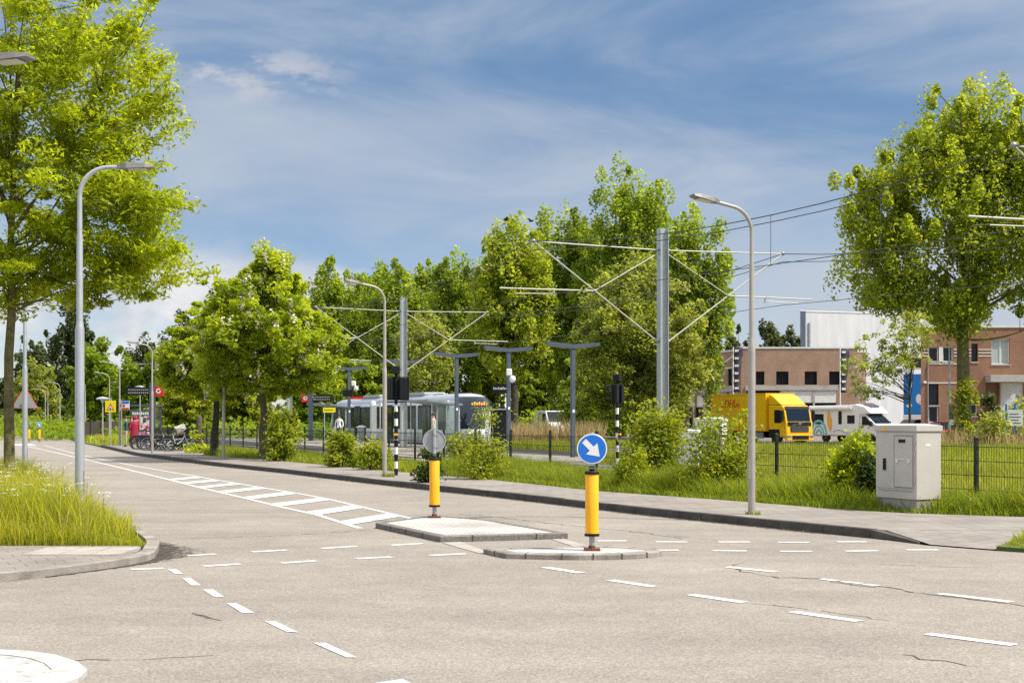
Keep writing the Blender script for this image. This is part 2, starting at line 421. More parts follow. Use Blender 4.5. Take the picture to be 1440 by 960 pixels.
def make_tree(name, label, cat, base, trunk_h, trunk_r, lobes, seed, n_clump, n_leaf, leaf, cl, lm, bm, group=None, upn=.5, first=.3, n_limb=26, lean=(0, 0), vert=0., trunk_top=None, gap=.25, toned=.5, blossom=None, ragged=.45, limb=1.0, sprigs=None):
    """lobes: (x,y,z,rx,ry,rz,weight) relative to base. leaf=(L,W), cl=(radius, vertical radius)"""
    rng = np.random.default_rng(seed); rnd = random.Random(seed)
    root = thing(name, label, cat, base, 0, group)
    w = np.array([l[6] for l in lobes]); w = w/w.sum()
    idx = rng.choice(len(lobes), n_clump, p=w)
    lb = np.array([l[:6] for l in lobes])[idx]
    d = unit(rng.normal(size=(n_clump, 3)))
    r = rng.uniform(gap, 1, (n_clump, 1))**.55
    ph = rng.uniform(0, 6.28, (6, 3)); fq = rng.normal(0, 2.6, (6, 3))
    wob = sum(np.sin(d@fq[i]+ph[i, 0]) for i in range(6))[:, None]/6
    r *= rng.uniform(.86, 1.1, (n_clump, 1))*(1+ragged*wob)
    spur = rng.random((n_clump, 1)) < .13
    r = np.where(spur, np.maximum(r, .9)*rng.uniform(1.05, 1.3, (n_clump, 1)), r)
    cen = lb[:, :3]+d*r*lb[:, 3:6]
    cs = np.where(spur, rng.uniform(.3, .6, (n_clump, 1)), rng.uniform(.55, 1.35, (n_clump, 1)))
    off = rng.normal(size=(n_clump, n_leaf, 3))
    off /= np.maximum(1, np.linalg.norm(off, axis=2, keepdims=True)/1.7)
    off = off*np.array([cl[0], cl[0], cl[1]])*.6*cs[:, :, None]
    if vert:                      # plume shaped clumps: narrower towards the tip
        zz = off[:, :, 2:3]/(cl[1]+1e-6); off[:, :, :2] *= np.clip(1-.38*zz, .4, 1.4)
    pts = (cen[:, None, :]+off).reshape(-1, 3)
    tone = np.repeat(rng.normal(.5, .17, n_clump), n_leaf)+rng.normal(0, .16, n_clump*n_leaf)
    keep = pts[:, 2] > .15
    pts = pts[keep]; tone = tone[keep]
    # trunk and limbs
    mb = MB(); base0 = Vector((0, 0, -.08))
    top = Vector((lean[0], lean[1], trunk_top or trunk_h))
    k = 9; tp = []
    for i in range(k+1):
        t = i/k
        tp.append(base0.lerp(top, t)+Vector((rnd.uniform(-1, 1), rnd.uniform(-1, 1), 0))*trunk_r*.35*(t > 0))
    tr = [trunk_r*(1.35 if i == 0 else 1)*(1-.78*(i/k)**1.1) for i in range(k+1)]
    mb.tube(tp, tr, 10)
    def on_trunk(z):
        z = min(max(z, 0), top.z*.98)
        for i in range(k):
            if tp[i].z <= z <= tp[i+1].z or i == k-1:
                t = (z-tp[i].z)/max(1e-6, tp[i+1].z-tp[i].z); t = min(max(t, 0), 1)
                return tp[i].lerp(tp[i+1], t), tr[i]*(1-t)+tr[i+1]*t
    limbs = []
    order = list(range(n_clump)); rnd.shuffle(order)
    sp_ = [j for j in order if spur[j, 0]]; order = [j for j in order if not spur[j, 0]]; order = order[:n_limb]+sp_+order[n_limb:]
    for j in order[:n_limb]:
        c = Vector(cen[j]); 
        zs = top.z*first*rnd.uniform(.95, 1.25)+max(0, c.z*.88-top.z*first)*rnd.uniform(.2, .85)
        p, rr = on_trunk(min(zs, c.z-.1 if c.z > .6 else zs))
        mid = p.lerp(c, .5)+Vector((0, 0, (c-p).length*(.10 if not vert else -.12)))+Vector((rnd.uniform(-1, 1), rnd.uniform(-1, 1), rnd.uniform(-1, 1)))*.08*(c-p).length
        q = bez(p, mid, c, 6)
        r0 = min(rr*.6, .012+.014*(c-p).length)*limb
        mb.tube(q, [r0*(1-.82*i/6) for i in range(7)], 6)
        limbs += q[2:]
    for j in order[n_limb:n_limb*4+len(sp_)]:
        c = Vector(cen[j])
        if not limbs: break
        p = min(limbs, key=lambda a: (a-c).length+max(0, a.z-c.z)*1.0)
        L = (c-p).length
        if L > 6: continue
        mid = p.lerp(c, .5)+Vector((rnd.uniform(-1, 1), rnd.uniform(-1, 1), rnd.uniform(-.3, 1)))*.12*L
        r0 = max(.008, .012*L*(trunk_r/.18)**.5)
        mb.tube(bez(p, mid, c, 3), [r0, r0*.7, r0*.5, r0*.3], 4, caps=False)
    if sprigs:
        out = cen-cen.mean(axis=0); sc = out[:, 0]*sprigs[2]+out[:, 2]*.5+rng.normal(0, .6, n_clump); sel = np.argsort(-sc)[:sprigs[0]]
        tw = mb; ex = []
        for j in sel:
            dd = unit((out[j]*np.array([1, .6, .7])+np.array([.25, 0, .8])+rng.normal(0, .5, 3))[None])[0]; L = sprigs[1]*rng.uniform(.6, 1.3); p0 = cen[j]; pm = p0+dd*L*.5+rng.normal(0, .06, 3); p1 = p0+dd*L+np.array([0, 0, L*.15])
            tw.tube([tuple(p0), tuple(pm), tuple(p1)], [.013, .009, .004], 4, caps=False)
            for t in np.linspace(.35, 1.0, 5):
                c0 = p0*(1-t)**2+pm*2*t*(1-t)+p1*t*t; ex.append(c0+rng.normal(size=(15, 3))*np.array([.085, .085, .06]))
        ex = np.concatenate(ex); pts = np.concatenate([pts, ex]); tone = np.concatenate([tone, rng.normal(.55, .2, len(ex))])
    mb.build('trunk', bm, root, smooth=True, recalc=False)
    cr = leaves('crown', pts, leaf[0], leaf[1], rng, lm, root, tone, upn)
    if blossom:
        nb = blossom[0]; ii = rng.choice(n_clump, nb); o2 = unit(rng.normal(size=(nb, 3))+np.array([.2, -.5, .3]))*np.array([cl[0], cl[0], cl[1]])*1.1
        bc = cen[ii]+o2
        bp = (bc[:, None, :]+rng.normal(size=(nb, 14, 3))*np.array([.05, .05, .12])).reshape(-1, 3)
        leaves('blossom', bp, .11, .09, rng, blossom[1], cr, rng.uniform(0, 1, len(bp)), .3)
    return root

def make_shrub(name, label, base, rx, ry, h, seed, n, leaf, lm, group=None, top=1.0, n_sub=26, cat='bush', tall=None):
    rng = np.random.default_rng(seed); rnd = random.Random(seed)
    root = thing(name, label, cat, base, 0, group)
    cen = []
    for i in range(n_sub):
        a = rnd.uniform(0, 2*math.pi); q = rnd.uniform(.1, 1)**.5; z = rnd.uniform(.12, 1)
        f = (1-.55*(z**1.6))
        zz = z*h*(1 if tall is None else (1 if rnd.random() < tall else .55))
        cen.append((math.cos(a)*q*rx*f, math.sin(a)*q*ry*f, zz))
    cen = np.array(cen); per = n//n_sub
    rr = min(rx, h)*.30
    off = rng.normal(size=(n_sub, per, 3))*rr*np.array([.75, .75, .8])
    pts = (cen[:, None, :]+off).reshape(-1, 3); tone = np.repeat(rng.normal(.5, .2, n_sub), per)+rng.normal(0, .15, n_sub*per)
    k = pts[:, 2] > .02; pts = pts[k]; tone = tone[k]
    mb = MB()
    for c in cen[:18]:
        c = Vector(c); mb.tube(bez(Vector((c.x*.15, c.y*.15, -.03)), Vector((c.x*.5, c.y*.5, c.z*.6)), c, 4), [.016, .013, .01, .007, .004], 4)
    mb.build('stem', M['bark_dark'], root, recalc=False)
    leaves('foliage', pts, leaf[0], leaf[1], rng, lm, root, tone, .4)
    return root

# leaf materials
LM = {}
LM['ash'] = leaf_mat('ash_leaf', (.17, .22, .006), (.46, .53, .03), .6, (1.7, 1.6, .6))
LM['chestnut'] = leaf_mat('chestnut_leaf', (.14, .215, .012), (.43, .54, .04), .6)
LM['poplar'] = leaf_mat('poplar_leaf', (.115, .185, .016), (.36, .48, .065), .6)
LM['poplar2'] = leaf_mat('poplar_leaf_fresh', (.13, .195, .014), (.41, .50, .06), .6)
LM['willow'] = leaf_mat('willow_leaf', (.14, .185, .035), (.38, .45, .11), .55)
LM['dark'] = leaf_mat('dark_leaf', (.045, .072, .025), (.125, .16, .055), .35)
LM['bright'] = leaf_mat('maple_leaf', (.08, .15, .006), (.26, .36, .018), .48)
LM['shrub'] = leaf_mat('shrub_leaf', (.10, .155, .008), (.35, .41, .035), .52)
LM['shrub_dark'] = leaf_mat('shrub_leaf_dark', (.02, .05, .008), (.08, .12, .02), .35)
LM['grass'] = leaf_mat('grass_blade', (.085, .16, .008), (.33, .38, .035), .5)
LM['meadow'] = leaf_mat('meadow_blade', (.14, .21, .014), (.50, .51, .06), .54)
LM['field'] = leaf_mat('field_blade', (.14, .20, .012), (.38, .41, .06), .5)
LM['reed'] = leaf_mat('reed_straw', (.30, .22, .10), (.55, .44, .24), .35, (1.2, 1.1, .8))
LM['umbel'] = leaf_mat('white_umbel', (.70, .70, .62), (.85, .85, .8), .3, (1, 1, 1))
LM['blossom'] = leaf_mat('chestnut_blossom', (.62, .52, .46), (.85, .80, .72), .3, (1, 1, 1))
# =================================================================== THE SETTING
# kerb line of the far pavement, near to far
KR = [Vector((x, y, 0)) for x, y in ((5.13, 20.1), (2.27, 25.26), (-.31, 30.8), (-2.0, 34.0), (-4.25, 38.6), (-7.17, 44.8), (-10.84, 51.9), (-17.7, 67.0), (-25.6, 88.4))]
FARR = [(-30.4, 101), (-41, 130), (-60, 182), (-112, 330), (-190, 560)]
LFT = [(-4.43, 17.75), (-4.62, 18.7), (-5.05, 19.9), (-5.85, 21.9), (-8.95, 28.7), (-13.1, 38), (-21.4, 57), (-34.5, 88.4), (-51, 130), (-71, 182), (-124, 330), (-205, 560)]
NEARL = [(-40, 3), (-20, 8.2), (-9, 12.7), (-6.6, 14.05), (-5.26, 14.72), (-4.77, 15.55), (-4.36, 16.5), (-4.3, 17.1)]
EDGER = [(5.55, 19.05), (6.2, 18.25), (6.9, 17.6), (9, 16), (14, 13), (60, -8)]

g = MB(); S = 900
g.sheet([(-S, -60), (S, -60), (S, S), (-S, S)], -.03)
struct('ground', g, M['earth'])
road = MB()
poly = [(p.x, p.y) for p in KR]+FARR+LFT[::-1]+NEARL[::-1]+[(-60, -30), (60, -30)]+EDGER[::-1]
road.sheet(poly, 0)
ro = struct('road', road, M['asphalt'], recalc=False)
bm_ = bmesh.new(); bm_.from_mesh(ro.data); bmesh.ops.triangulate(bm_, faces=bm_.faces); bmesh.ops.recalc_face_normals(bm_, faces=bm_.faces)
for f in bm_.faces:
    if f.normal.z < 0: f.normal_flip()
bm_.to_mesh(ro.data); bm_.free()

def offs(pts, d):
    out = []
    for i, p in enumerate(pts):
        a = pts[max(0, i-1)]; b = pts[min(len(pts)-1, i+1)]
        t = (Vector(b)-Vector(a)); t.z = 0; t.normalize()
        out.append(Vector((p[0]+t.y*d, p[1]-t.x*d, 0)))
    return out
def resample(pts, step):
    pts = [Vector((p[0], p[1], 0)) for p in pts]; out = [pts[0]]; acc = 0
    for a, b in zip(pts, pts[1:]):
        L = (b-a).length; t = step-acc
        while t <= L:
            out.append(a.lerp(b, t/L)); t += step
        acc = L-(t-step)
    return out
def kerb_run(name, pts, w, h, side, m, step=1.0, gap=.012, h0=None, jitter=.004, seed=1):
    rnd = random.Random(seed); q = resample(pts, step); mb = MB()
    for i, (a, b) in enumerate(zip(q, q[1:])):
        d = (b-a).normalized(); nrm = Vector((d.y, -d.x, 0))*side
        a2 = a+d*gap/2; b2 = b-d*gap/2; j = rnd.uniform(-jitter, jitter)
        za = h+j; zb = h+j
        if h0 is not None and i == 0: za = h0
        vs = [a2+nrm*.004, b2+nrm*.004, b2+nrm*w, a2+nrm*w]
        base = [Vector((v.x, v.y, -.1)) for v in vs]
        tops = [Vector((v.x, v.y, z)) for v, z in zip(vs, (za, zb, zb, za))]
        tops[0] += nrm*.018; tops[1] += nrm*.018
        mb.add(base+tops, [(3, 2, 1, 0), (4, 5, 6, 7), (0, 1, 5, 4), (1, 2, 6, 5), (2, 3, 7, 6), (3, 0, 4, 7)])
    return struct(name, mb, m)
kerb_run('kerb', [(5.5, 19.3)]+[tuple(p) for p in KR], .16, .125, 1, M['kerb'], 1.0, h0=.02)
# pavement beside the tram stop
BACK = [(-21.7, 88.4), (-15.0, 70.5), (-13.6, 62.4), (-10.1, 56.7), (-6.6, 49.5), (-3.2, 42.4), (-.37, 36.7), (1.87, 31.2), (3.68, 28.4), (4.53, 27.0), (5.7, 24.9), (6.6, 23.8), (8.25, 22.9), (13, 20.9)]
inner = offs([tuple(p) for p in KR], .165)
pv = MB()
pp = [(p.x, p.y) for p in inner]+BACK+[(13, 18.6), (8.4, 20.1), (7.2, 20.15)]
pv.prism(pp, -.08, .118)
po = struct('pavement', pv, M['tile'])
rp = MB()
rp.add([(5.31, 20.18, .116), (7.2, 20.13, .116), (8.4, 20.08, .116), (8.2, 17.4, .02), (6.75, 17.95, .012), (6.15, 18.45, .008), (5.62, 19.1, .008)], [(0, 6, 5, 4, 3, 2, 1)])
struct('pavement_ramp', rp, M['tile'], recalc=False)

# near left corner: pavement, kerb
lk = [(-20, 8.2), (-9, 12.7), (-6.6, 14.05), (-5.26, 14.72), (-4.77, 15.55), (-4.36, 16.5), (-4.3, 17.1), (-4.43, 17.75), (-4.62, 18.7), (-5.05, 19.9), (-5.85, 21.9)]
def smooth_line(pts, it=2):
    pts = [Vector((p[0], p[1], 0)) for p in pts]
    for _ in range(it):
        q = [pts[0]]
        for a, b in zip(pts, pts[1:]): q += [a.lerp(b, .25), a.lerp(b, .75)]
        q.append(pts[-1]); pts = q
    return pts
lks = smooth_line(lk)
def kerb_strip(name, pts, w, z0, z1, m, side=1, seg=(0, 1e9)):
    o = [Vector((p[0], p[1], 0)) for p in pts]; i = offs([tuple(p) for p in pts], w*side); mb = MB(); n = len(o)
    ins = offs([tuple(p) for p in pts], .02*side)
    vs = [Vector((p.x, p.y, z0)) for p in o]+[Vector((p.x, p.y, z1-.012)) for p in o]+[Vector((p.x, p.y, z1)) for p in ins]+[Vector((p.x, p.y, z1)) for p in i]+[Vector((p.x, p.y, z0)) for p in i]
    fs = []
    for k in range(n-1):
        for r in range(4): fs.append((r*n+k, r*n+k+1, (r+1)*n+k+1, (r+1)*n+k))
    mb.add(vs, fs); return struct(name, mb, m)
kerb_strip('kerb_corner', lks, .16, -.1, .095, M['kerb_light'], -1)
kerb_run('kerb_left', [(-5.9, 22.0), (-8.95, 28.7), (-13.1, 38), (-21.4, 57), (-34.5, 88.4)], .16, .1, -1, M['kerb'], 1.0, seed=4)
li = offs([tuple(p) for p in lks], -.2)
lp = MB(); lp.prism([(p.x, p.y) for p in li if p.y < 17.9]+[(-4.75, 18.0), (-9, 18.0), (-22, 15.0), (-22, 8)], -.08, .088)
struct('pavement_corner', lp, M['tile'])
sl = MB()
for k, (x0, x1) in enumerate(((-5.78, -5.35), (-5.34, -4.98), (-4.97, -4.62))):
    sl.bb(x0, x1-.012, 16.75-.12*k*0, 17.72, .06, .096)
struct('kerb_ramp_slabs', sl, M['slab'])
vb = MB(); vb.prism([(p.x, p.y) for p in li if p.y > 17.9]+[(-6.05, 22.0), (-9.1, 28.7), (-13.25, 38), (-21.55, 57), (-34.7, 88.4), (-60, 95), (-45, 17.99), (-4.85, 17.99)], -.09, .075)
struct('verge', vb, M['earth'])

# verge, lawn and plaza on the far side
fence_x = lambda D: 8.0-.47*(D-25)
fs_ = MB()
fs_.sheet([(x, y-.05) for x, y in BACK]+[(60, 4), (120, 60), (60, 104), (fence_x(78)+16, 104), (-24, 104)], .06)
struct('lawn', fs_, M['field'])
far_r = MB(); far_r.sheet([(-25.5, 88.4), (-21.6, 88.4), (-24, 104), (-34, 130), (-50, 182), (-100, 330), (-112, 330), (-60, 182), (-41, 130), (-30.4, 101)], .05)
struct('far_verge', far_r, M['field'])
# tram line: track bed and island platform with ramp
tb = MB()
q0, q1 = -20, 190
tb.add([tf(q0, -6.2, .075), tf(q0, 7.2, .075), tf(q1, 7.2, .075), tf(q1, -6.2, .075)], [(0, 1, 2, 3)])
struct('track_bed', tb, M['gravel'], recalc=False)
pl = MB()
pl.extr([tf(8, -6.15, .08), tf(8, 2.9, .08), tf(26, 2.9, .08), tf(26, -6.15, .08)], (0, 0, .03))
struct('crossing_path', pl, M['paver'])
plat = MB(); plat.extr([tf(24, -2.9, .0), tf(24, 3.2, .0), tf(96, 3.2, .0), tf(96, -2.9, .0)], (0, 0, .26))
struct('platform', plat, M['paver'])
pe = MB(); pe.extr([tf(24.05, 3.2, .06), tf(96, 3.2, .06), tf(96, 3.42, .06), tf(24.05, 3.42, .06)], (0, 0, .205)); pe.extr([tf(24.05, -3.12, .06), tf(96, -3.12, .06), tf(96, -2.9, .06), tf(24.05, -2.9, .06)], (0, 0, .205))
struct('platform_edge', pe, M['concrete'])
rl = MB()
for o in (-4.8, 5.3):
    for k in (-.72, .72):
        rl.extr([tf(q0, o+k-.035, .08), tf(q0, o+k+.035, .08), tf(q0, o+k+.035, .16), tf(q0, o+k-.035, .16)], T*(q1-q0))
struct('rails', rl, M['rail'])
# yard and street in front of the businesses
yd = MB(); yd.sheet([(14, 84), (130, 78), (130, 240), (-10, 240), (-6, 104), (4, 100)], .09)
struct('yard', yd, M['asphalt2'])

# ---------------------------------------------------------------- painted markings
mk = MB(); Z = .005
def quad_px(pts): mk.sheet([gnd(x, y)[:2] for x, y in pts], Z)
for q in (((235.5, 800.3), (247.5, 800.3), (257.5, 807), (246, 807)), ((256, 812.8), (268, 812.8), (282.5, 823), (269, 823)), ((285, 829), (300, 829), (315, 839), (301, 839)),
          ((318.6, 848.3), (333, 848.3), (357.5, 861.5), (340, 861.5)), ((371.5, 873.3), (387, 873.3), (418.5, 889), (404, 889)), ((440.5, 904), (458, 904), (502, 924.5), (487, 924.5)), ((524, 961), (566, 955), (640, 990), (610, 994))):
    quad_px(q)
def dash(a, b, w):
    p, q = gnd(*a), gnd(*b); d = (q-p).normalized(); n = Vector((-d.y, d.x, 0))*w/2
    mk.sheet([(p-n)[:2], (q-n)[:2], (q+n)[:2], (p+n)[:2]], Z)
for a, b in (((255, 781.5), (303, 779)), ((354, 776), (404, 773.2)), ((452, 771), (501, 768)), ((550, 766.7), (595, 764)), ((184, 800.5), (230, 799)), ((286, 796), (338, 793)), ((394, 791.6), (444.6, 788.5)),
             ((500, 785.5), (551, 783)), ((604, 781), (655, 778.3)), ((840, 760.5), (881, 760.3)), ((922, 761.7), (967, 761.9)), ((1010, 761.9), (1055, 761.9)), ((1094, 762.5), (1138, 762.5)), ((1177, 761.7), (1219, 761.7)),
             ((912, 773.5), (955, 773.5)), ((1002, 774), (1050, 774.5)), ((1097, 775), (1142, 775.3)), ((1189, 775), (1235, 774)), ((1274, 773), (1320, 773))):
    dash(a, b, .15)
for a, b in (((766, 797.4), (818, 805.6)), ((858, 815.5), (919, 824.7)), ((971, 836), (1047, 847)), ((1114, 860), (1209, 873.5)), ((1303, 891), (1427, 907)), ((1022, 797), (1092, 804)), ((1321, 834.5), (1423, 846.5))):
    dash(a, b, .13)
for a, b in (((1154, 814), (1178, 816.6)), ((1184, 817.5), (1212, 820.5)), ((1214, 821.5), (1236, 823.5))): dash(a, b, .10)
# hatched median
Lf = [(22.0, -2.35), (25.07, -3.42), (27.5, -4.49), (29.9, -5.48), (32, -6.37), (35.4, -7.8), (40, -9.66), (51.2, -14.3), (60, -18.0), (76, -24.7), (93, -32.0)]
Rt = [(22.8, -1.2), (27, -2.75), (30.2, -3.92), (32.4, -4.88), (34.75, -5.98), (42, -9.3), (50.9, -13.35), (67.2, -20.3), (80, -25.4), (93, -30.6)]
def fx(L, D): return float(np.interp(D, [a for a, b in L], [b for a, b in L]))
def line(L, w):
    for (d0, x0), (d1, x1) in zip(L, L[1:]):
        a, b = Vector((x0, d0, 0)), Vector((x1, d1, 0)); d = (b-a).normalized(); n = Vector((d.y, -d.x, 0))*w/2
        mk.add([(*(a-n)[:2], Z), (*(a+n)[:2], Z), (*(b+n)[:2], Z), (*(b-n)[:2], Z)], [(0, 1, 2, 3)])
line(Lf, .11); line(Rt, .095)
Z = .009
for D in (22.75, 25.1, 27.55, 30, 32.5, 34.9, 37.2, 39.4):
    dx = fx(Rt, D+1)-fx(Lf, D+1); k = D+max(.2, dx*1.35); w = .85 if D > 23 else .8
    mk.sheet([(fx(Lf, D)+.05, D), (fx(Lf, D+w)+.05, D+w), (fx(Rt, k+w)-.04, k+w), (fx(Rt, k)-.04, k)], Z)
mk.sheet([(-32.2, 92), (-30.7, 92), (-33.5, 99), (-35.2, 99)], Z)
struct('road_markings', mk, M['paint'], recalc=False)
for f in bpy.data.objects['road_markings'].data.polygons: pass

# cracks and seams in the asphalt
ck = MB(); rnd = random.Random(5)
def crack(pts, w, amp=.05):
    P_ = [gnd(x, y) for x, y in pts]; fine = []
    for a, b in zip(P_, P_[1:]):
        n = max(2, int((b-a).length/.12))
        for i in range(n): fine.append(a.lerp(b, i/n)+Vector((rnd.uniform(-amp, amp), rnd.uniform(-amp, amp), 0)))
    fine.append(P_[-1])
    for a, b in zip(fine, fine[1:]):
        d = (b-a).normalized(); n = Vector((-d.y, d.x, 0)); wa = w*rnd.uniform(.15, 1.0)/2
        ck.add([(*(a-n*wa)[:2], .003), (*(b-n*wa)[:2], .003), (*(b+n*wa)[:2], .003), (*(a+n*wa)[:2], .003)], [(0, 1, 2, 3)])
crack([(1026, 799), (1060, 807), (1100, 812), (1150, 813), (1200, 819), (1300, 834), (1380, 844), (1440, 852)], .045)
crack([(1170, 817), (1190, 821), (1232, 826)], .04); crack([(1036, 795), (1046, 791)], .03)
crack([(640, 722), (700, 727), (830, 742), (900, 748), (960, 757)], .03); crack([(272, 862), (285, 866), (310, 872)], .05, .015)
crack([(1060, 848), (1150, 858), (1250, 872)], .018); crack([(90, 929), (160, 927), (230, 925), (300, 921)], .02); crack([(1270, 919), (1300, 926), (1380, 938)], .02)
crack([(250, 757), (320, 755), (420, 752), (520, 745)], .025); crack([(1240, 793), (1330, 797), (1390, 797)], .02); crack([(940, 752), (1010, 760)], .02)
struct('road_crack', ck, M['dirt'], recalc=False)
# dirt gathered in the gutter of the corner
def dirt_mat():
    m, nt, out = new_mat('gutter_dirt_edge')
    tc = nt.nodes.new('ShaderNodeTexCoord'); n = nt.nodes.new('ShaderNodeTexNoise'); n.inputs['Scale'].default_value = 8; n.inputs['Detail'].default_value = 9; n.inputs['Roughness'].default_value = .8
    nt.links.new(tc.outputs['Object'], n.inputs['Vector'])
    at_ = nt.nodes.new('ShaderNodeAttribute'); at_.attribute_name = 'tone'
    ad = nt.nodes.new('ShaderNodeMath'); ad.operation = 'ADD'; nt.links.new(n.outputs['Fac'], ad.inputs[0]); nt.links.new(at_.outputs['Fac'], ad.inputs[1])
    cr = nt.nodes.new('ShaderNodeValToRGB'); cr.color_ramp.elements[0].position = .86; cr.color_ramp.elements[1].position = .98
    nt.links.new(ad.outputs[0], cr.inputs['Fac'])
    p = nt.nodes.new('ShaderNodeBsdfPrincipled'); p.inputs['Base Color'].default_value = (.055, .045, .036, 1); p.inputs['Roughness'].default_value = .95
    nt.links.new(cr.outputs['Color'], p.inputs['Alpha']); nt.links.new(p.outputs[0], out.inputs['Surface']); return m
M['dirt_edge'] = dirt_mat()
def dirt_strip(name, line, widths, z=.007):
    n = len(line); rows = 5; co = []; tone = []
    off_ = [offs([tuple(p) for p in line], 1.0)[i]-Vector((line[i][0], line[i][1], 0)) for i in range(n)]
    for i in range(n):
        for r in range(rows):
            co.append((line[i][0]+off_[i].x*widths[i]*r/(rows-1), line[i][1]+off_[i].y*widths[i]*r/(rows-1), z)); 
            tone.append((.50, .44, .37, .29, .0)[r]*(1 if 0 < i < n-1 else .3))
    f = np.array([[i*rows+r, i*rows+r+1, (i+1)*rows+r+1, (i+1)*rows+r] for i in range(n-1) for r in range(rows-1)])
    me = bpy.data.meshes.new(name); me.from_pydata(co, [], [list(map(int, x)) for x in f]); me.materials.append(M['dirt_edge'])
    a = me.attributes.new('tone', 'FLOAT', 'POINT'); a.data.foreach_set('value', tone)
    o = bpy.data.objects.new(name, me); COL.objects.link(o); return tag(o, kind='structure')
dl = [p for p in lks if p.y > 14.9 and p.x > -6]
dirt_strip('gutter_dirt', dl, [max(.12, .85*math.exp(-((p.y-18.0)/1.3)**2)) for p in dl])
kl = [tuple(p) for p in resample([tuple(p) for p in KR], 1.2)][::-1]
dirt_strip('gutter_dirt', kl, [.3]*len(kl), .006)

# ---------------------------------------------------------------- traffic islands
def island(name, label, poly, h, m_top, m_side, inset=.12, joints=True):
    r = thing(name, label, 'traffic island', (0, 0, 0), 0, 'painted traffic islands in the road')
    pts = [Vector((x, y, 0)) for x, y in poly]; c = sum(pts, Vector())/len(pts)
    n = len(pts); inn = []
    for i in range(n):
        a, b, d = pts[i-1], pts[i], pts[(i+1) % n]
        n1 = (b-a).normalized(); n1 = Vector((-n1.y, n1.x, 0)); n2 = (d-b).normalized(); n2 = Vector((-n2.y, n2.x, 0))
        nn = (n1+n2).normalized()
        if nn.dot(c-b) < 0: nn = -nn
        inn.append(b+nn*inset/max(.5, abs(nn.dot(n1))))
    kb = MB(); up = [Vector((p.x, p.y, h-.012)) for p in pts]; bev = [Vector((*(p.lerp(q, .14))[:2], h)) for p, q in zip(pts, inn)]; it = [Vector((p.x, p.y, h)) for p in inn]; lo = [Vector((p.x, p.y, -.05)) for p in pts]; ib = [Vector((p.x, p.y, -.04)) for p in inn]
    vs = lo+up+bev+it+ib; fs = []
    for i in range(n):
        j = (i+1) % n
        for k in range(4): fs.append((k*n+i, k*n+j, (k+1)*n+j, (k+1)*n+i))
    kb.add(vs, fs); kb.build('kerb_ring', m_side, r)
    for i in range(n if joints else 0):
        a, d = pts[i], pts[(i+1) % n]; L = (d-a).length
        if L < .3: continue
        t = (d-a)/L; nn = Vector((-t.y, t.x, 0)); nn = nn if nn.dot(c-a) > 0 else -nn
        for q in range(1, max(2, int(L/.8+.5))):
            m_ = a+t*L*q/max(2, int(L/.8+.5)); jb = MB(); jb.box((*(m_+nn*(inset/2-.006))[:2], h/2-.02), (.012, inset+.004, h+.042), rz=ang(t)); jb.build('joint', M['dirt'], r)
    tp = MB(); tp.prism([((p-c)*.995+c)[:2] for p in inn], -.03, h-.006); tp.build('paving', m_top, r)
    return r
M['island_pave'] = brick_mat('painted_pavers', (.53, .515, .48), (.45, .435, .40), (.20, .175, .145), horiz=True, rot=-ang(V), bw=.21, bh=.105, ms=.009, bump=.5, var=.2)
island('traffic_island', 'white painted island with rough granite kerb, under the sign seen from behind', [(-2.12, 22.1), (-.98, 19.5), (-.1, 19.78), (.79, 20.1), (-.34, 22.75), (-1.35, 23.85)], .085, M['island_pave'], M['granite'], .13)
island('traffic_island', 'low white painted island with a rounded right end, under the blue arrow sign', [(-.36, 17.85), (-.07, 17.2), (.4, 17.08), (.8, 17.03), (1.15, 17.05), (1.5, 17.17), (1.78, 17.4), (1.86, 17.62), (1.7, 17.88), (1.4, 18.1), (1.05, 18.25), (.7, 18.15), (.3, 17.98)], .07, M['island_white'], M['kerb_light'], .17)
island('traffic_island', 'white painted rounded island nose at the bottom left corner, on the near roadway', [(-3.9, 10.13), (-3.65, 10.15), (-3.4, 10.08), (-3.16, 9.92), (-2.96, 9.68), (-2.8, 9.38), (-2.76, 9.08), (-2.85, 8.7), (-3.1, 8.35), (-3.5, 8.0), (-4.2, 7.5), (-5.6, 7.4), (-5.6, 9.8)], .05, M['island_white'], M['island_white'], .22, False)
fl = MB(); fl.sheet([(-.97, 19.45), (-.70, 19.55), (-.28, 17.93), (-.42, 17.88)], .006); fl.sheet([(.55, 19.98), (.74, 20.04), (1.15, 18.3), (.95, 18.26)], .006)
struct('flush_kerb', fl, M['slab'], recalc=False)

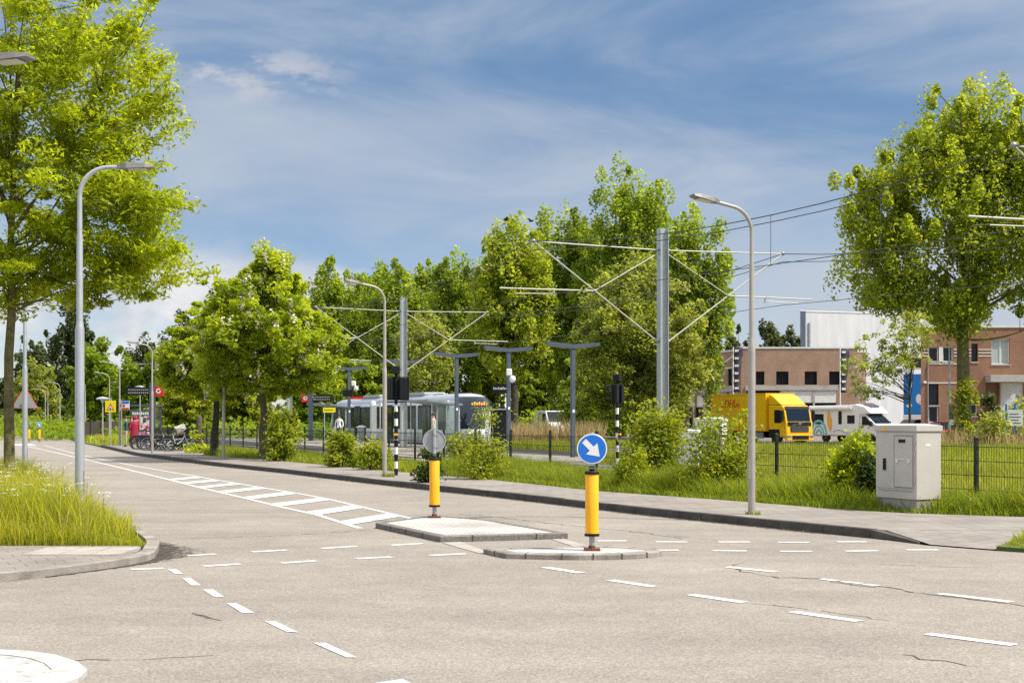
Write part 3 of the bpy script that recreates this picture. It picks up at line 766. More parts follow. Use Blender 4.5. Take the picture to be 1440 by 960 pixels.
# =================================================================== STREET LAMPS
def make_lamp(label, loc, rz, H=5.35, arm=1.0, m=None, tilt=.16, light=True, group='lamp posts along the road', rad=.055, pm=None):
    m = m or M['lamp_warm']
    r = thing('street_lamp', label, 'street lamp', loc, rz, group)
    z1 = H*.56; z2 = H*.80
    b = MB(); b.lathe([(rad*1.12, -.06), (rad*1.12, .02), (rad*1.1, z1*.98), (rad*.95, z1), (rad*.78, z1+.08), (rad*.74, z2), (rad*.62, z2+.04), (rad*.58, H-.48)], n=14)
    b.box((rad*1.08, 0, .75), (.012, .075, .32))
    po = b.build('post', m, r, smooth=True)
    a = MB(); R_ = .42; pts = []
    for k in range(9):
        t = k/8*(math.pi/2-tilt); pts.append((R_*(1-math.cos(t)), 0, H-.48+R_*math.sin(t)))
    e = Vector(pts[-1]); d = Vector((math.cos(tilt), 0, math.sin(tilt)))
    L = max(.05, arm-R_-.38)
    pts.append(tuple(e+d*L)); a.tube(pts, [rad*.58]*6+[rad*.54]*4, 10)
    a.build('arm', m, r, smooth=True)
    hd = MB(); o = e+d*(L-.02)
    prof = [(0, -.035, .03), (.05, -.05, .045), (.14, -.105, .05), (.40, -.115, .042), (.52, -.09, .02)]
    top = []; bot = []
    for x, wy, h in prof:
        c = o+d*x; up = Vector((-d.z, 0, d.x))
        top.append((c+up*h, wy)); bot.append((c-up*h*.55, wy))
    vs = []
    for (c1, wy), (c2, _) in zip(top, bot):
        vs += [c1+Vector((0, wy, 0))*.8, c1-Vector((0, wy, 0))*.8, c2-Vector((0, wy, 0)), c2+Vector((0, wy, 0))]
    fs = [(0, 1, 2, 3), (16, 19, 18, 17)]
    for i in range(4):
        for k in range(4): fs.append((i*4+k, i*4+(k+1) % 4, i*4+4+(k+1) % 4, i*4+4+k))
    hd.add(vs, fs); h_ = hd.build('lamp_head', M['lamp_head'], r)
    ln = MB(); c = o+d*.29; up = Vector((-d.z, 0, d.x)); c -= up*.028
    ln.add([c+d*s+Vector((0, y, 0))-up*k for k in (0, .012) for s, y in ((-.13, -.085), (.13, -.085), (.13, .085), (-.13, .085))], [(0, 1, 2, 3), (7, 6, 5, 4), (0, 4, 5, 1), (1, 5, 6, 2), (2, 6, 7, 3), (3, 7, 4, 0)])
    ln.build('lens', M['lens'], h_)
    return r
rotR = ang(-V); rotL = ang(V)
lampR = make_lamp('brownish lamp post on the pavement near the grey cabinet, its arm to the left', (3.96, 23.5, .118), rotR, 5.12, 1.12)
copied(lampR, 'lamp post on the pavement beside the banded traffic light', (-3.49, 39, .118), rotR, scale=(1, 1, 1.03))
copied(lampR, 'lamp post rising in front of the left chestnut, its head hidden in leaves', (-11.5, 56.7, .118), rotR)
copied(lampR, 'lamp post standing in front of the parked bicycles', (-16.8, 66.4, .118), rotR)
far_lamps = [(-24.0, 87, 'far lamp post just right of the yellow warning sign'), (-30.0, 106, 'far lamp post behind the yellow warning sign'), (-39.0, 130, 'far lamp post half hidden behind the tall bright lamp post'),
             (-42.6, 134, 'distant lamp post, tallest of those left of the tall bright lamp post'), (-48.3, 148, 'distant lamp post, second of those left of the tall bright lamp post'), (-53.5, 163, 'distant lamp post, third of those left of the tall bright lamp post')]
for x, y, lb in far_lamps: copied(lampR, lb, (x, y, .05), rotR+R(2))
lampL = make_lamp('tall bright galvanised lamp post in the flowering verge, its arm to the right', (-6.17, 20.3, .05), rotL-R(18), 5.3, .93, M['galv'], .03, rad=.06)
copied(lampL, 'grey lamp post beside the back of the warning triangle, its top lost in leaves', (-12.33, 36, .05), rotL, scale=(1, 1, 1.0))
copied(lampL, 'lamp whose dark head alone pokes in at the top left edge', (-5.88, 14.6, .088), R(-12))
pt = thing('post_top_lamp', 'short post lamp with a flat round cap next to the yellow warning sign', 'street lamp', (-25.9, 90, .06))
b = MB(); b.lathe([(.05, 0), (.045, 2.7)], n=10); b.build('post', M['lamp_warm'], pt)
b = MB(); b.lathe([(.05, 2.68), (.10, 2.72), (.14, 2.9)], n=14); b.build('lens', M['lens'], pt, smooth=True)
b = MB(); b.lathe([(.40, 2.9), (.42, 2.95), (.30, 3.03), (.04, 3.08)], n=18); b.build('cap', M['galv'], pt, smooth=True)

# =================================================================== ISLAND SIGNS
def make_bollard(label, loc, rz, sign=True):
    """front of the sign looks along local -Y"""
    r = thing('bollard_sign', label, 'bollard sign', loc, rz, 'yellow bollards with round signs on the islands')
    b = MB(); b.box((0, 0, .012), (.2, .2, .024)); b.lathe([(.045, .024), (.04, .06)], n=12); b.build('base_plate', M['rust'], r)
    b = MB(); b.lathe([(.034, .03), (.034, .2)], n=14); b.build('stub_post', M['signback'], r, smooth=True)
    b = MB(); b.lathe([(.09, .175), (.093, .18), (.093, .203), (.07, .206)], n=24); b.build('lower_ring', M['blackmet'], r, smooth=True)
    b = MB(); b.lathe([(.074, .203), (.083, .21), (.083, .945), (.078, .953), (.04, .955)], n=32); b.build('yellow_sleeve', M['yellow'], r, smooth=True)
    b = MB(); b.lathe([(.090, .94), (.091, .967), (.078, .98), (.036, .985)], n=24); b.build('top_cap', M['blackmet'], r, smooth=True)
    b = MB(); b.lathe([(.028, .98), (.028, 1.46)], c=(0, 0, 0), n=14); b.build('upper_post', M['galv'], r, smooth=True)
    b = MB(); b.lathe([(.034, .98), (.034, 1.01)], n=14); b.lathe([(.034, 1.025), (.034, 1.04)], n=14); b.build('post_clamp', M['blackmet'], r, smooth=True)
    zc = 1.255; rad = .19
    b = MB(); b.lathe([(rad-.012, -.044), (rad-.004, -.052), (rad, -.048), (rad, -.036), (rad-.014, -.035)], c=(0, 0, zc), n=40, axis='y')
    d = b.build('sign_disc', M['signback'], r, smooth=True)
    b = MB(); b.lathe([(rad-.016, -.034), (rad-.014, -.022), (rad-.002, -.022), (rad, -.034)], c=(0, 0, zc), n=40, axis='y'); b.v = b.v; b.f = [f for f in b.f if len(f) == 4]; b.build('back_rim', M['galv'], d, smooth=True)
    b = MB(); b.lathe([(rad-.004, -.0535), (rad-.004, -.0545)], c=(0, 0, zc), n=40, axis='y'); b.build('white_rim', M['white'], d)
    b = MB(); b.lathe([(rad-.018, -.0555), (rad-.018, -.0565)], c=(0, 0, zc), n=40, axis='y'); b.build('blue_face', M['signblue'], d)
    ar = [(-.15, .022), (-.15, -.022-.0), (-.0, -.022-.0)]
    shape = [(-.14, .034), (-.14, -.034), (-.005, -.034), (-.005, -.098), (.135, 0), (-.005, .098), (-.005, .034)]
    a = R(-45); pl_ = [(x*math.cos(a)-y*math.sin(a), -.0575, zc+x*math.sin(a)+y*math.cos(a)) for x, y in shape]
    b = MB(); b.extr(pl_, (0, -.001, 0)); b.build('white_arrow', M['white'], d)
    b = MB()
    for dz in (-.1, .1):
        b = MB(); b.bb(-.06, .06, -.036, -.026, zc+dz-.014, zc+dz+.014); b.lathe([(.037, zc+dz-.013), (.037, zc+dz+.013)], n=14); b.build('bracket', M['signback'], d)
    return r
s2 = make_bollard('yellow bollard with a blue disc and white arrow facing the viewer', (.99, 17.62, .066), R(-2))
s1 = copied(s2, 'yellow bollard whose grey disc is seen from behind', (-1.27, 23.3, .08), R(180+8))
copied(s2, 'tiny far bollard with its blue disc showing, on the distant island', (-34.9, 105, .05), R(15))
copied(s2, 'tiny far bollard with its grey back showing, left of the blue one', (-36.0, 106, .05), R(120))

# warning triangle seen from behind on the left lamp post
ts = thing('warning_sign', 'triangular warning sign seen from behind, grey with a red rim, beyond the big tree trunk', 'road sign', (-12.45, 36.35, 1.98), R(20))
b = MB(); s = .31; h = s*1.73
tri = [(-s, 0, 0), (s, 0, 0), (0, 0, h)]
b.extr(tri, (0, .012, 0)); b.build('back_plate', M['signback'], ts)
b = MB(); k = 1.10; c0 = Vector((0, 0, h/3))
b.extr([tuple((Vector(p)-c0)*k+c0+Vector((0, .014, 0))) for p in tri], (0, .006, 0)); b.build('red_rim', M['red'], ts)
b = MB(); b.bb(-.02, .02, -.03, -.002, .05, .42); b.bb(-.09, .09, -.04, -.02, .1, .13); b.build('bracket', M['galv_dark'], ts)

# yellow square warning sign
ys = thing('warning_sign', 'bright yellow square sign with a red rimmed triangle on its own thin pole', 'road sign', (gx(156, 86), 86, .118), R(-14))
b = MB(); b.lathe([(.035, -.02), (.035, 2.9)], n=10); b.build('pole', M['galv'], ys)
b = MB(); b.bb(-.36, .36, -.06, -.045, 2.02, 2.72); yp = b.build('yellow_plate', mat('sign_yellow', (.95, .80, .01), .45, 0, var=.03), ys, bevel=.01)
b = MB(); b.extr([(-.25, -.0615, 2.14), (.25, -.0615, 2.14), (0, -.0615, 2.57)], (0, -.002, 0)); b.build('red_triangle', M['red'], yp)
b = MB(); b.extr([(-.155, -.0645, 2.19), (.155, -.0645, 2.19), (0, -.0645, 2.46)], (0, -.002, 0)); b.build('white_triangle', M['white'], yp)
b = MB(); b.extr([(-.08, -.0675, 2.21), (.08, -.0675, 2.21), (.04, -.0675, 2.27), (0, -.0675, 2.30), (-.04, -.0675, 2.27)], (0, -.002, 0)); b.build('black_symbol', M['blackmet'], yp)
# bus stop flag
bs = thing('bus_stop_sign', 'small blue, white and red bus stop plate on a pole behind the two pedestrians', 'bus stop sign', (gx(171, 86), 86, .118), R(-10))
b = MB(); b.lathe([(.03, -.02), (.03, 2.75)], n=10); b.build('pole', M['galv'], bs)
b = MB(); b.bb(.03, .50, -.02, .02, 2.15, 2.70); pn = b.build('plate', M['white'], bs, bevel=.01)
b = MB(); b.bb(.04, .49, -.023, -.0215, 2.53, 2.69); b.build('blue_band', M['signblue'], pn)
b = MB(); b.bb(.04, .49, -.023, -.0215, 2.16, 2.28); b.build('red_band', M['red'], pn)
b = MB(); b.bb(.07, .22, -.0225, -.0212, 2.32, 2.50); b.build('pictogram', M['red'], pn)

# banded traffic lights
def make_signal(label, loc, rz, side_visor):
    r = thing('traffic_light', label, 'traffic light', loc, rz, 'traffic lights on black and white poles')
    b = MB(); z = -.05; k = 0; Hh = 2.0
    nb = 10
    for i in range(nb):
        z0 = Hh*i/nb; b.lathe([(.052, z0), (.052, z0+Hh/nb)], n=14, m=i % 2)
    b.lathe([(.045, Hh), (.045, 3.0)], n=12, m=0)
    b.build('pole', [M['blackmet'], M['white']], r, smooth=True)
    for sx in (-1, 1):
        h = MB(); h.bb(sx*.2-.17, sx*.2+.17, .03, .06, 2.12, 2.78); bd = h.build('backboard', M['blackmet'], r, bevel=.03)
        h = MB(); h.bb(sx*.2-.1, sx*.2+.1, -.12, .03, 2.15, 2.75); h.build('signal_head', M['panelblack'], bd, bevel=.02)
        for j in range(3):
            v = MB(); zz = 2.25+.2*j; n = 10
            pts = [(sx*.2+.085*math.cos(math.pi*q/n), .06, zz+.085*math.sin(math.pi*q/n)) for q in range(n+1)]
            o2 = [(p[0], .06+.20-.05*0, p[2]) for p in pts]
            v.add(pts+o2, [(q, q+1, q+1+n+1, q+n+1) for q in range(n)]); v.build('visor', M['blackmet'], bd)
    b = MB(); b.bb(-.28, .28, -.02, .02, 2.055, 2.09); b.build('bracket', M['white'] if side_visor else M['blackmet'], r)
    b = MB(); b.bb(-.11, .11, -.11, .11, 2.86, 3.08); b.build('camera_box', M['panelblack'], r, bevel=.02)
    b = MB(); b.bb(-.05, .05, -.115, -.05, 1.02, 1.24); pb = b.build('push_button', M['blackmet'], r, bevel=.01)
    b = MB(); b.bb(-.052, .052, -.118, -.048, 1.13, 1.19); b.build('yellow_band', M['yellow'], pb)
    return r
sg = make_signal('banded traffic light with two black heads, left of the grey backed island sign', (gx(557, 40), 40, .11), R(5), False)
copied(sg, 'banded traffic light with a side facing head, right of the blue arrow sign', (gx(868, 45.5), 45.5, .06), R(62))

# =================================================================== CABINETS
def cabinet(label, loc, rz, w, d, h, m, detail=True, group=None):
    """front looks along local -Y"""
    r = thing('utility_cabinet', label, 'utility cabinet', loc, rz, group)
    b = MB(); b.bb(-w/2+.02, w/2-.02, -d/2+.02, d/2-.02, -.1, .22); b.build('plinth', M['cab_plinth'], r, bevel=.008)
    b = MB(); b.bb(-w/2, w/2, -d/2, d/2, .222, h-.11); body = b.build('housing', m, r, bevel=.012)
    b = MB(); b.bb(-w/2-.02, w/2+.02, -d/2-.02, d/2+.02, h-.108, h-.01, 0)
    b.add([(-w/2-.02, -d/2-.02, h-.008), (w/2+.02, -d/2-.02, h-.008), (w/2+.02, d/2+.02, h-.008), (-w/2-.02, d/2+.02, h-.008), (-w/2+.1, 0, h+.025), (w/2-.1, 0, h+.025)], [(0, 1, 5, 4), (1, 2, 5), (2, 3, 4, 5), (3, 0, 4)])
    b.build('lid', m, r, bevel=.006)
    if detail:
        b = MB(); b.bb(-w/2+.05, w/2-.05, -d/2-.008, -d/2-.001, .40, h-.14); dr = b.build('door', m, r, bevel=.004)
        b = MB(); b.bb(-.02, w/2-.08, -d/2-.014, -d/2-.0085, .43, h-.2); hd = b.build('hatch', m, dr, bevel=.004)
        b = MB(); gp = .009; y0, y1 = -d/2-.0155, -d/2-.0143
        for x0, x1, z0, z1 in ((-.03, w/2-.07, h-.185, h-.176), (-.03, -.021, .43, h-.185), (w/2-.079, w/2-.07, .43, h-.185), (-.03, w/2-.07, .421, .43), (-w/2+.1, w/2-.07, .36, .367)): b.bb(x0, x1, y0, y1, z0, z1)
        b.build('door_gap', mat('door_gap_shadow', (.16, .15, .135), .9, 0, var=.1), dr)
        b = MB(); b.bb(.09, .26, -d/2-.02, -d/2-.0145, h-.30, h-.245); b.bb(-w/2+.22, -w/2+.28, -d/2-.03, -d/2-.0085, h-.78, h-.58); b.build('handle', M['blackmet'], dr)
        b = MB(); b.bb(.0, .40, -d/2-.022, -d/2-.0145, h-.592, h-.58)
        for x in (.05, .35): b.lathe([(.03, -d/2-.03), (.03, -d/2-.0145)], c=(x, 0, h-.62), n=12, axis='y')
        b.build('lock_bar', M['offwhite'], dr)
        b = MB()
        for z in (.55, 1.0, h-.3): b.lathe([(.014, z-.035), (.014, z+.035)], c=(w/2-.035, -d/2-.012, 0), n=8)
        b.build('hinge', M['chrome'], r)
        b = MB(); b.extr([(-w/2+.2, -d/2-.0255, h-.10), (-w/2+.31, -d/2-.0255, h-.10), (-w/2+.255, -d/2-.0255, h-.0)], (0, -.002, 0)); b.build('warning_sticker', M['yellow'], r)
        b = MB(); b.bb(w/2+.001, w/2+.003, -.08, .04, h-.36, h-.32); b.build('number_plate', M['offwhite'], r)
    return r
cabinet('tall grey electricity cabinet on a concrete plinth at the pavement edge', Vector((6.84, 24.05, .1))+U*.52+V*.27, ang(V)-math.pi/2, 1.04, .54, 1.49, M['cab'])
cabinet('white utility cabinet behind the fence, the taller one left of the yellow truck', (gx(1000, 50), 50, .06), R(-25), 1.0, .6, 1.68, M['white'], False)
cabinet('low white utility box behind the fence between two shrubs', (gx(970, 44), 44, .06), R(-20), .62, .45, 1.3, M['white'], False)
# =================================================================== CATENARY
M['armtube'] = mat('arm_tube', (.46, .45, .38), .5, .1, var=.1)
GRP_C = 'catenary poles of the tram line'
def make_catenary(label, D, pos=None, H=7.9):
    p = pos or tD(D, 0, .06)
    r = thing('catenary_pole', label, 'catenary pole', p, ang(N), GRP_C)     # local +X = N
    b = MB(); w, dpt = .30, .28
    b.bb(-w/2, -w/2+.022, -dpt/2, dpt/2, -.1, H); b.bb(w/2-.022, w/2, -dpt/2, dpt/2, -.1, H); b.bb(-w/2+.022, w/2-.022, -.012, .012, -.1, H-.01)
    b.build('mast', M['galv'], r)
    for sx in (-1, 1):
        e = 4.6*sx
        a = MB(); rt = .022
        a.tube([(sx*.15, 0, 7.18), (e, 0, 7.26)], rt, 8); a.tube([(sx*.15, 0, 4.15), (e, 0, 7.26)], .025, 8)
        m_ = Vector((sx*.15, 0, 4.15)).lerp(Vector((e, 0, 7.26)), .52)
        a.tube([tuple(m_), (sx*.15, 0, 7.08)], .02, 8)
        arm = a.build('bracket_arm', M['armtube'], r, smooth=True)
        g_ = MB(); g_.tube([tuple(m_), (sx*5.75, 0, m_.z-.02)], .024, 8); g_.tube([(sx*3.9, 0, m_.z-.14), (sx*5.2, 0, m_.z-.17)], .014, 6); g_.tube([(sx*3.9, 0, m_.z), (sx*3.9, 0, m_.z-.2)], .03, 6)
        g_.build('registration_arm', M['armtube'], arm, smooth=True)
        i = MB()
        for q, rr in (((sx*.21, 0, 7.18), .06), ((e, 0, 7.27), .07), (tuple(m_), .055), ((sx*.22, 0, 4.2), .06)): i.ell(q, (rr, rr, rr), 10, 6)
        i.build('insulator', M['galv_dark'], arm, smooth=True)
    return r
catD = [31.0, 46.7, 73, 97, 121, 145, 169]
lbls = ['catenary pole whose arm ends alone reach into view before the huge poplar', 'nearest tall grey catenary mast with arms on both sides, right of the arrow sign', 'catenary pole behind the black and white traffic light, its arms over the shelters',
        'catenary pole just right of the front chestnut tree', 'catenary pole behind the chestnut trunks', 'far catenary pole in front of the green bushes behind the bicycles', 'farthest catenary pole beyond the bus stop']
# the first one stands where its arm reaches into the frame
for D, lb in zip(catD, lbls):
    make_catenary(lb, D, Vector((14.6, 31.0, .06)) if D == 31.0 else None)
def wire(label, o, pts, zc=5.58):
    r = thing('overhead_wire', label, 'overhead wire', pts[0])
    o0 = pts[0]
    def run(name, z0s, sag, rad):
        b = MB()
        for (a, za), (c, zb) in zip(zip(pts, z0s), zip(pts[1:], z0s[1:])):
            k = 10; L = []
            for i in range(k+1):
                t = i/k; q = a.lerp(c, t); L.append((q.x-o0.x, q.y-o0.y, za*(1-t)+zb*t-sag*4*t*(1-t)-o0.z))
            b.tube(L, rad, 5, caps=False)
        b.build(name, M['wire'], r)
    n = len(pts)
    run('messenger', [7.32]*n, .55, .014); run('contact_wire', [zc]*n, .03, .011)
    run('feeder', [7.05]*n, .45, .012)
    for a, c in zip(pts, pts[1:]):
        for t in (.2, .4, .6, .8):
            b = MB(); q = a.lerp(c, t); b.tube([(q.x-o0.x, q.y-o0.y, 7.32-.55*4*t*(1-t)-o0.z), (q.x-o0.x, q.y-o0.y, zc-.03*4*t*(1-t)-o0.z)], .007, 4, caps=False); b.build('dropper', M['wire'], r)
    return r
CP = [Vector((23.5, 16.3, 0)), Vector((14.6, 31.0, 0))]+[Vector((*tD(D, 0)[:2], 0)) for D in (46.7, 73, 97, 121, 145, 169)]
wire('sagging overhead wires over the near tram track, crossing the sky up to the right', -4.6, [p+N*-4.6 for p in CP])
wire('lower overhead wires over the far tram track, meeting the right arm of the nearest mast', 4.6, [p+N*4.6 for p in CP])

# =================================================================== PLATFORM
def make_plamp(label, loc, rz):
    r = thing('platform_lamp', label, 'platform lamp', loc, rz, 'T shaped lamps on the tram platform')
    b = MB(); b.bb(-.085, .085, -.085, .085, -.05, 4.62); b.build('column', M['slate'], r, bevel=.01)
    for sx in (-1, 1):
        b = MB(); pr = [(0, 4.58), (0, 4.76), (sx*1.2, 4.86), (sx*1.2, 4.72), (sx*.2, 4.60)]
        b.extr([(x, -.12, z) for x, z in pr], (0, .24, 0)); w = b.build('lamp_wing', M['slate'], r)
        b = MB(); b.extr([(sx*.35, -.08, 4.606), (sx*1.1, -.08, 4.699), (sx*1.1, -.08, 4.687), (sx*.35, -.08, 4.594)], (0, .16, 0)); b.build('lens', M['lens'], w)
    b = MB(); b.bb(-.05, .05, -.09, -.087, 1.9, 2.02); b.build('number_plate', M['white'], r)
    return r
pl0 = make_plamp('T shaped dark blue lamp nearest of its row, above the blue arrow sign', (2.55, 59.6, .08), ang(N))
for D, px, lb in ((66.6, 715, 'T shaped dark blue lamp with a white camera on it, beside the black panel'), (72.7, 642, 'T shaped dark blue lamp in front of the tram nose'), (80.9, 567, 'T shaped dark blue lamp behind the catenary mast by the traffic light'), (91.3, 491, 'T shaped dark blue lamp with camera domes, farthest left of its row')):
    copied(pl0, lb, (gx(px, D), D, .26), ang(N))
def cctv(label, loc):
    r = thing('security_camera', label, 'camera', loc)
    b = MB(); b.bb(-.13, .13, -.3, .02, -.02, .30); b.build('housing', M['white'], r, bevel=.04)
    b = MB(); b.ell((.16, -.22, -.18), (.15, .15, .17)); b.build('dome', M['white'], r, smooth=True)
cctv('white camera and dome on the T lamp beside the black panel', (gx(716, 66.4), 66.4, 3.75)); cctv('white camera domes on the farthest left T lamp', (gx(498, 91), 90.9, 3.85))

# black information panel
ip = thing('information_kiosk', 'tall black information panel on the platform, right of the tram nose', 'information panel', (gx(699, 68), 68, .1), R(-3))
b = MB(); b.bb(-.58, .58, -.09, .09, .0, 2.05); b.build('board', M['panelblack'], ip, bevel=.01)
b = MB(); b.bb(-.57, -.30, -.1, -.091, .3, 2.0); b.build('notice', M['offwhite'], ip)
b = MB(); b.bb(-.62, .62, -.12, .12, 2.051, 2.11); b.build('cap', M['galv'], ip)
b = MB(); b.bb(-.6, .6, -.1, .1, -.08, .0); b.build('base', M['concrete'], ip)
ns = thing('stop_name_sign', 'small dark name plate beside the camera lamp on the platform', 'name sign', (gx(704, 66.9), 66.9, 3.15), R(-4))
b = MB(); b.bb(-.42, .36, -.03, .03, -.22, .22); b.build('plate', M['panelblack'], ns)
b = MB()
for i in range(9): b.bb(-.34+i*.072, -.29+i*.072, -.033, -.0305, -.05, .04+(.03 if i % 3 == 0 else 0))
b.build('lettering', M['offwhite'], ns)

def shelter(label, loc, rz, L=3.4, W=1.4, H=2.3, roofslope=.18):
    """open side along local -Y"""
    r = thing('tram_shelter', label, 'tram shelter', loc, rz, 'glass shelters on the tram platform')
    for x in (-L/2, 0, L/2):
        b = MB(); b.bb(x-.04, x+.04, W/2-.04, W/2+.04, 0, H-.06); b.build('post', M['galv'], r)
    for x in (-L/2, L/2):
        b = MB(); b.bb(x-.03, x+.03, -W/2-.03, -W/2+.03, 0, H+roofslope-.05); b.build('post', M['galv'], r)
        b = MB(); b.bb(x-.006, x+.006, -W/2+.05, W/2-.06, .15, H-.12); b.build('side_glass', M['glass'], r)
    for x0, x1 in ((-L/2+.06, -.06), (.06, L/2-.06)):
        b = MB(); b.bb(x0, x1, W/2-.006, W/2+.006, .15, H-.1); b.build('back_glass', M['glass'], r)
    b = MB(); b.add([(-L/2-.25, -W/2-.3, H+roofslope), (L/2+.25, -W/2-.3, H+roofslope), (L/2+.25, W/2+.12, H-.04), (-L/2-.25, W/2+.12, H-.04)]+[(-L/2-.25, -W/2-.3, H+roofslope+.1), (L/2+.25, -W/2-.3, H+roofslope+.1), (L/2+.25, W/2+.12, H+.06), (-L/2-.25, W/2+.12, H+.06)], [(3, 2, 1, 0), (4, 5, 6, 7), (0, 1, 5, 4), (1, 2, 6, 5), (2, 3, 7, 6), (3, 0, 4, 7)])
    b.build('roof', M['galv_dark'], r)
    b = MB(); b.bb(-L/2+.2, L/2-.9, W/2-.5, W/2-.12, .42, .47); 
    for x in (-L/2+.4, L/2-1.1): b.bb(x-.03, x+.03, W/2-.34, W/2-.28, 0, .42)
    b.build('bench', M['slate'], r)
    return r
sa = shelter('nearer glass tram shelter with pale posts in front of the tram', (gx(611, 76), 76, .26), ang(T)+R(0)+math.pi+R(90)-R(90), 3.6, 1.5, 2.2)
sb = shelter('farther glass tram shelter with a yellow sign, right of the chestnut tree', (gx(462, 99), 99, .26), ang(T)+math.pi, 3.6, 1.5, 2.3)
yb = thing('platform_sign', 'small yellow sign plate hanging at the farther glass shelter', 'hanging sign', (gx(463, 96.4), 96.4, 2.3), R(-5))
b = MB(); b.bb(-.42, .42, -.03, .03, -.12, .2); b.build('plate', mat('sign_yellow', (.95, .80, .01)), yb)
b = MB()
for i in range(8): b.bb(-.33+i*.08, -.275+i*.08, -.033, -.0305, .0, .07)
b.build('lettering', M['panelblack'], yb)

def stop_totem(label, px, D, z0, zr, disp=True, flip=1, red_label=True):
    r = thing('stop_totem', label, 'stop sign column', (gx(px, D), D, z0), R(-8), 'dark stop columns with a red square logo')
    b = MB(); b.bb(-.15, .15, -.09, .09, -.05, zr+.45); b.build('column', M['slate'], r)
    b = MB(); b.bb(-.62*flip, -.11*flip, -.05, .05, zr-.28, zr+.28); q = b.build('logo_board', M['red'], r)
    b = MB(); b.lathe([(.14, -.053), (.14, -.056)], c=(-.36*flip, 0, zr), n=24, axis='y'); b.build('white_disc', M['white'], q)
    b = MB(); b.lathe([(.07, -.0565), (.07, -.058)], c=(-.36*flip, 0, zr), n=20, axis='y'); b.build('red_dot', M['red'], q)
    if disp:
        b = MB(); b.bb(.11*flip, 1.5*flip, -.07, .07, zr-.22, zr+.22); d = b.build('display', M['panelblack'], r)
        b = MB()
        for row in range(2):
            for i in range(10): b.bb(flip*(.2+i*.12), flip*(.28+i*.12), -.073, -.0705, zr-.13+row*.16, zr-.06+row*.16)
        b.build('text_row', mat('display_text', (.35, .34, .30), .5, 0, var=0), d)
    return r
stop_totem('dark column with a red logo and black display at the farther glass shelter', 437, 97, .26, 2.9)
tt = thing('ticket_post', 'pale grey ticket pillar with a round top on the platform', 'ticket pillar', (gx(525, 84), 84, .26), ang(N))
b = MB(); b.bb(-.17, .17, -.14, .14, 0, 2.3); b.build('pillar', M['galv'], tt, bevel=.02)
b = MB(); b.ell((0, 0, 2.36), (.16, .14, .18)); b.build('round_top', M['white'], tt, smooth=True)
lb_ = thing('litter_bin', 'grey litter bin with a lid on the platform, left of the ticket pillar', 'litter bin', (gx(508, 82), 82, .26))
b = MB(); b.lathe([(.22, .05), (.22, .95)], n=18); b.build('drum', M['galv_dark'], lb_, smooth=True)
b = MB(); b.lathe([(.27, .96), (.30, 1.02), (.10, 1.10)], n=18); b.build('lid', M['galv'], lb_, smooth=True)
rs = thing('red_sign', 'thin red sign strip below the camera domes', 'hanging sign', (gx(502, 90), 90, 3.05), R(-8))
b = MB(); b.bb(-.42, .42, -.02, .02, -.07, .09); b.build('plate', M['red'], rs)
b = MB(); b.bb(-.9, -.25, -.08, .08, .10, .52); b.build('display', M['panelblack'], rs)

